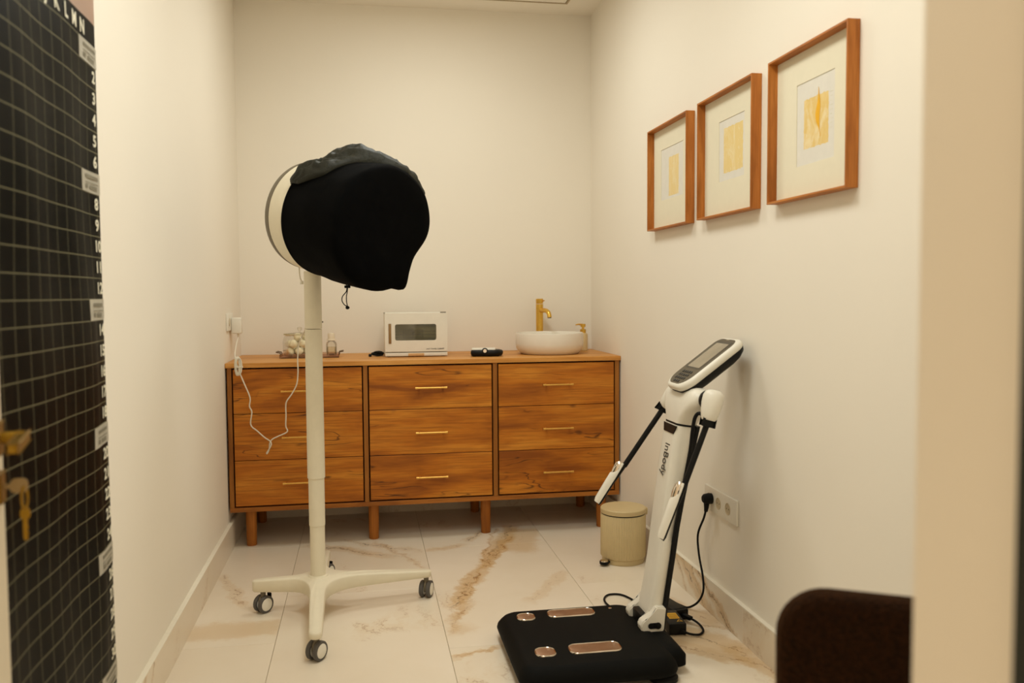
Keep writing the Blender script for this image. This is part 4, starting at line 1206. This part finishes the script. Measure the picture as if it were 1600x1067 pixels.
# ------------------------------------------------------------------ framed prints on the right wall
def art_mat(seed, gold):
    m = NT('watercolour_wash')
    p = m.vmath('ADD', m.pos(), (seed, seed * 2, seed * 3))
    a = m.noise(m.scale(p, (1, 1, 0.5)), 14.0, 6.0, 0.65, 0.8)
    b = m.noise(p, 60.0, 3.0)
    c = m.ramp(a, [(0.30, srgb(238, 212, 150)), (0.5, gold), (0.70, srgb(244, 228, 188))])
    c = m.mix(m.math('MULTIPLY', m.step(b, 0.55, 0.75), 0.35), c, srgb(246, 236, 212))
    return m.fin(c, 0.9, 0, 0.1)
MATB = plain('cream_mat_board', srgb(236, 228, 204), 0.9, 0, 0.01, spec=0.1)
PAPER = plain('white_art_paper', srgb(230, 225, 214), 0.9, 0, 0.02, spec=0.1)
XF = 1.598
labels = ('smallest looking framed print, farthest along the right wall beside the corner', 'middle of the three framed prints on the right wall', 'nearest and highest looking framed print with an orange blot on the right wall')
FR = [(-1.0000, -0.5250, (-0.888, -0.622, 1.632, 1.852), (-0.833, -0.716, 1.643, 1.808)),
      (-1.5850, -1.1130, (-1.466, -1.250, 1.633, 1.852), (-1.452, -1.290, 1.660, 1.822)),
      (-2.1580, -1.7000, (-2.044, -1.830, 1.605, 1.849), (-2.010, -1.872, 1.651, 1.796))]
for i, (y0, y1, pp, cc) in enumerate(FR):
    z0, z1 = 1.505, 1.9485
    fr = thing('picture_frame', (XR, (y0 + y1) / 2, (z0 + z1) / 2), labels[i], 'picture', 'teak framed prints on the right wall')
    t = 0.0065
    nbox('frame_upright', TEAK_Z, fr, XF, XR - 0.0005, y0, y0 + t, z0, z1, bev=0.0006, seg=1)
    nbox('frame_upright', TEAK_Z, fr, XF, XR - 0.0005, y1 - t, y1, z0, z1, bev=0.0006, seg=1)
    nbox('frame_rail', TEAK_Y, fr, XF, XR - 0.0005, y0 + t, y1 - t, z1 - t, z1, bev=0.0006, seg=1)
    nbox('frame_rail', TEAK_Y, fr, XF, XR - 0.0005, y0 + t, y1 - t, z0, z0 + t, bev=0.0006, seg=1)
    xm = 1.6290
    bm = bmesh.new()
    a0, a1, b0, b1 = pp
    box(bm, xm, xm + 0.003, y0 + t, a0, z0 + t, z1 - t)
    box(bm, xm, xm + 0.003, a1, y1 - t, z0 + t, z1 - t)
    box(bm, xm, xm + 0.003, a0, a1, z0 + t, b0)
    box(bm, xm, xm + 0.003, a0, a1, b1, z1 - t)
    obj('mat_board', bm, MATB, fr, False)
    pr = nbox('art_paper', PAPER, fr, xm + 0.002, xm + 0.0035, a0 - 0.004, a1 + 0.004, b0 - 0.004, b1 + 0.004, smooth=False)
    # torn edged colour patch
    bm = bmesh.new()
    c0, c1, d0, d1 = cc
    ol = []
    for k in range(64):
        s = k / 64 * 4; q = int(s); u = s - q
        p = ((c0 + (c1 - c0) * u, d0), (c1, d0 + (d1 - d0) * u), (c1 - (c1 - c0) * u, d1), (c0, d1 - (d1 - d0) * u))[q]
        ol.append(Vector((xm + 0.0019, p[0] + mnoise.noise(Vector((k * 0.7, i * 3, 0))) * 0.004, p[1] + mnoise.noise(Vector((k * 0.7, i * 3, 9))) * 0.005)))
    loft(bm, [[v + Vector((0.0004, 0, 0)) for v in ol], ol])
    obj('colour_patch', bm, art_mat(i * 1.37, (srgb(238, 214, 158), srgb(236, 210, 146), srgb(232, 200, 128))[i]), pr, False)
    if i == 2:
        bm = bmesh.new()
        pts = smooth_path([(xm + 0.0012, -1.955, 1.818), (xm + 0.0012, -1.957, 1.775), (xm + 0.0012, -1.950, 1.735), (xm + 0.0012, -1.960, 1.70), (xm + 0.0012, -1.968, 1.675)])
        tube(bm, pts, lambda t: 0.001 + 0.011 * max(0, math.sin(math.pi * min(1, t * 1.15))) ** 2, 10)
        for v in bm.verts: v.co.x = xm + 0.0013 + (v.co.x - xm - 0.0012) * 0.03
        obj('ink_blot', bm, plain('orange_ink', srgb(238, 178, 32), 0.8), pr, True)
        bm = bmesh.new()
        for k in range(9):
            z = 1.79 - k * 0.0125
            box(bm, xm + 0.0014, xm + 0.0019, -2.034 + 0.003 * (k % 3), -2.016, z, z + 0.0011)
        obj('script_lines', bm, PALEINK, pr, False)

# ------------------------------------------------------------------ grid banner on the left wall
BW0, BW1, BZ0, BZ1 = -2.82, -1.975, 0.14, 2.12
def bump_x(y, z):
    u = (y - BW1); e = min(1, max(0, -u / 0.10))
    w = 0.003 * math.sin(z * 4.1 + y * 7.0) + 0.0022 * math.sin(y * 21 + z * 2.3) + 0.0025 * math.sin(z * 9.0 - y * 5)
    return XL + 0.016 + w * e - 0.004 * (1 - e)
def edge_y(z):
    return 0.006 * math.sin(z * 3.1 + 0.4) * 0.6 + (0.012 * max(0, 0.9 - z))
def warp(v):
    return Vector((bump_x(v.y, v.z) + v.x, v.y + edge_y(v.z), v.z))
ZH = 1.8377          # header / row 1 line
def banner_mat():
    m = NT('printed_banner')
    uv = m.n('ShaderNodeUVMap'); s = m.n('ShaderNodeSeparateXYZ')
    m.t.links.new(uv.outputs[0], s.inputs[0])
    def line(c, w):
        f = m.math('FRACT', m.math('ADD', c, 0.5))
        return m.math('SUBTRACT', 1.0, m.step(m.math('ABSOLUTE', m.math('SUBTRACT', f, 0.5)), w * 0.6, w))
    U, Vv = s.outputs[0], s.outputs[1]
    lu = m.math('MULTIPLY', line(U, 0.032), 0.5)
    lv = line(Vv, 0.028)
    g = m.math('MAXIMUM', lu, lv)
    below = m.math('LESS_THAN', Vv, 0.03)
    g = m.math('MULTIPLY', g, below)
    c = m.mix(g, srgb(5, 6, 4), srgb(158, 152, 120))
    c = m.mix(m.math('GREATER_THAN', Vv, 1.10), c, srgb(226, 196, 176))
    return m.fin(c, 0.42, 0, 0.2)
bm = bmesh.new()
uvl = bm.loops.layers.uv.new('UVMap')
ny, nz = 70, 140
vg = [[None] * (nz + 1) for _ in range(ny + 1)]
info = {}
for i in range(ny + 1):
    for j in range(nz + 1):
        y = BW0 + (BW1 - BW0) * i / ny; z = BZ0 + (BZ1 - BZ0) * j / nz
        v = bm.verts.new(warp(Vector((0, y, z)))); vg[i][j] = v
        info[v] = ((y + 2.052) / 0.0605, (z - ZH) / 0.0514)
for i in range(ny):
    for j in range(nz):
        bm.faces.new((vg[i][j], vg[i + 1][j], vg[i + 1][j + 1], vg[i][j + 1]))
for f in bm.faces:
    for l in f.loops: l[uvl].uv = info[l.vert]
bmesh.ops.solidify(bm, geom=bm.faces[:], thickness=-0.0012)
bn = obj('hanging_banner', bm, banner_mat(), None, True, 60)
tag(bn, 'tall black vinyl banner with numbered grid hanging on the left wall', 'banner')
def b_text(body, y, z, size, mat, sx=1.0, bold=0.0008, name='numeral'):
    bmt = text_bm(body, size, frame_m((0.0016, y, z), (0, 1, 0), (0, 0, 1), (1, 0, 0)), 0.0002, warp, bold=bold, sx=sx)
    return obj(name, bmt, mat, bn, False)
for k, ch in enumerate('NMLKJIH'):
    b_text(ch, -2.085 - 0.0585 * k, 1.862, 0.046, PALEINK, 0.95, 0.0014, 'letter')
for k in range(2, 33):
    if k in (7, 13, 19, 25, 31): continue
    b_text(str(k), -2.004, 1.812 - 0.0514 * (k - 1), 0.039, PALEINK, 1.30, 0.0010)
CARD = plain('white_card', srgb(238, 230, 212), 0.7)
for k in (1, 7, 13, 19, 25, 31):
    zc = 1.812 - 0.0514 * (k - 1)
    bm = bmesh.new()
    nn = 6
    g = [[bm.verts.new(warp(Vector((0.0018, -2.113 + 0.139 * i / nn, zc - 0.0255 + 0.051 * j)))) for j in (0, 1)] for i in range(nn + 1)]
    for i in range(nn): bm.faces.new((g[i][0], g[i + 1][0], g[i + 1][1], g[i][1]))
    bmesh.ops.solidify(bm, geom=bm.faces[:], thickness=-0.0006)
    cd = obj('price_card', bm, CARD, bn, False)
    bm = bmesh.new()
    for (ya, yb2, za, zb) in ((-2.085, -1.992, 0.008, 0.016), (-2.085, -1.992, -0.003, -0.001), (-2.085, -2.065, -0.017, -0.007), (-2.052, -2.000, -0.018, -0.008)):
        q = [bm.verts.new(warp(Vector((0.0030, a, zc + b)))) for a, b in ((ya, za), (yb2, za), (yb2, zb), (ya, zb))]
        bm.faces.new(q)
    bmesh.ops.solidify(bm, geom=bm.faces[:], thickness=0.0003)
    obj('print_block', bm, plain('faint_print', srgb(176, 168, 148), 0.8), cd, False)

# ------------------------------------------------------------------ open door leaf with brass handle and keys
HX, HY = -0.085, -3.535
LX, LY = -0.268, -2.755
ld = Vector((LX - HX, LY - HY, 0)); LL = ld.length; ld.normalize()
ln = Vector((ld.y, -ld.x, 0))            # out of the leaf face towards the room's middle
MD = frame_m((HX, HY, 0), tuple(ld), tuple(ln), (0, 0, 1))
door = struct(nbox('door_1', WHITEDOOR, None, 0, LL, -0.04, 0, 0.008, 2.08, bev=0.002, M4=MD))
AGED = plain('dark_aged_brass', srgb(150, 116, 38), 0.4, 0.9, 0.08, 60)
hz = 1.004
bm = bmesh.new()
box(bm, LL - 0.085, LL - 0.035, 0, 0.008, hz - 0.025, hz + 0.025, 0.002, 2, MD)
rose = obj('handle_rose', bm, AGED, door)
bm = bmesh.new()
tube(bm, [MD @ Vector(p) for p in ((LL - 0.06, 0.006, hz), (LL - 0.06, 0.040, hz))], 0.010, 16)
box(bm, LL - 0.185, LL - 0.046, 0.032, 0.046, hz - 0.007, hz + 0.007, 0.003, 2, MD)
obj('lever_handle', bm, AGED, door)
bm = bmesh.new()
kz = 0.925
box(bm, LL - 0.083, LL - 0.037, 0, 0.008, kz - 0.023, kz + 0.023, 0.002, 2, MD)
obj('lock_rose', bm, AGED, door)
kr = thing('key_pair', tuple(MD @ Vector((LL - 0.06, 0.03, kz))), 'pair of brass keys hanging from the lock of the open door', 'keys')
KG = plain('worn_nickel', srgb(150, 128, 92), 0.35, 0.9)
bm = bmesh.new()
box(bm, LL - 0.062, LL - 0.058, 0.008, 0.026, kz - 0.004, kz + 0.004, 0, 1, MD)
slab(bm, rrect(0.026, 0.024, 0.009, 4), -0.0013, 0.0013, frame_m(MD @ Vector((LL - 0.060, 0.030, kz)), tuple(ln), (0, 0, 1), tuple(ld)))
obj('key_in_lock', bm, KG, kr)
bm = bmesh.new()
c = MD @ Vector((LL - 0.060, 0.037, kz - 0.020))
tube(bm, [c + (ln * 0.3 + ld * 0.6).normalized() * (0.008 * math.cos(a)) + Vector((0, 0, 0.018 * math.sin(a))) for a in [2 * math.pi * q / 24 for q in range(25)]], 0.0022, 8)
obj('key_ring', bm, AGED, kr)
bm = bmesh.new()
kc = MD @ Vector((LL - 0.060, 0.037, kz - 0.050))
mk = frame_m(kc, tuple(ln), (0, 0, 1), tuple(ld))
mk = mk @ Matrix.Translation((0, 0.004, 0)) @ Matrix.Scale(0.74, 4)
slab(bm, rrect(0.020, 0.026, 0.009, 5), -0.0013, 0.0013, mk)
slab(bm, [(-0.005, -0.012), (-0.005, -0.055), (-0.001, -0.060), (0.005, -0.056), (0.0035, -0.049), (0.006, -0.044), (0.0035, -0.038), (0.0055, -0.031), (0.004, -0.024), (0.005, -0.012)], -0.0012, 0.0012, mk)
obj('hanging_key', bm, AGED, kr)

# ------------------------------------------------------------------ brown chair in the right foreground
CHX, CHY, CHR = 1.125, -3.215, math.radians(-30)
ch = thing('upholstered_chair', (CHX, CHY, 0), 'dark brown boucle chair with rounded backrest in the right foreground', 'chair')
MCH = Matrix.Translation((CHX, CHY, 0)) @ Matrix.Rotation(CHR, 4, 'Z')     # faces local +y, back at y = 0
bm = bmesh.new()
W2, top, lowz, th = 0.225, 0.790, 0.42, 0.060
secs = []
for k in range(11):
    d_ = k / 10
    ins = 0.022 * (1 - math.sqrt(max(0, 1 - (2 * d_ - 1) ** 2)))
    ol = []
    r = 0.075
    for cx_, cz_, a0, rr in ((W2 - r, top - r, 0, r), (-W2 + r, top - r, 90, r), (-W2 + 0.04, lowz + 0.04, 180, 0.04), (W2 - 0.04, lowz + 0.04, 270, 0.04)):
        for q in range(9):
            a = math.radians(a0 + 90 * q / 8)
            x = cx_ + (rr - ins) * math.cos(a); z = cz_ + (rr - ins) * math.sin(a)
            ol.append(MCH @ Vector((x, th * d_ - (z - 0.45) * 0.10, z)))
    secs.append(ol)
loft(bm, secs)
obj('backrest', bm, BOUCLE, ch, True, 60)
bm = bmesh.new()
box(bm, -0.205, 0.205, 0.05, 0.42, 0.34, 0.45, 0.035, 4, MCH)
obj('seat', bm, BOUCLE, ch, True, 60)
for lx in (-0.17, 0.17):
    for ly in (0.09, 0.37):
        ntube('leg', BLACKPL, ch, [MCH @ Vector((lx, ly, 0.345)), MCH @ Vector((lx * 1.06, ly, 0.0))], lambda t: 0.016 - 0.005 * t, 14, 2)
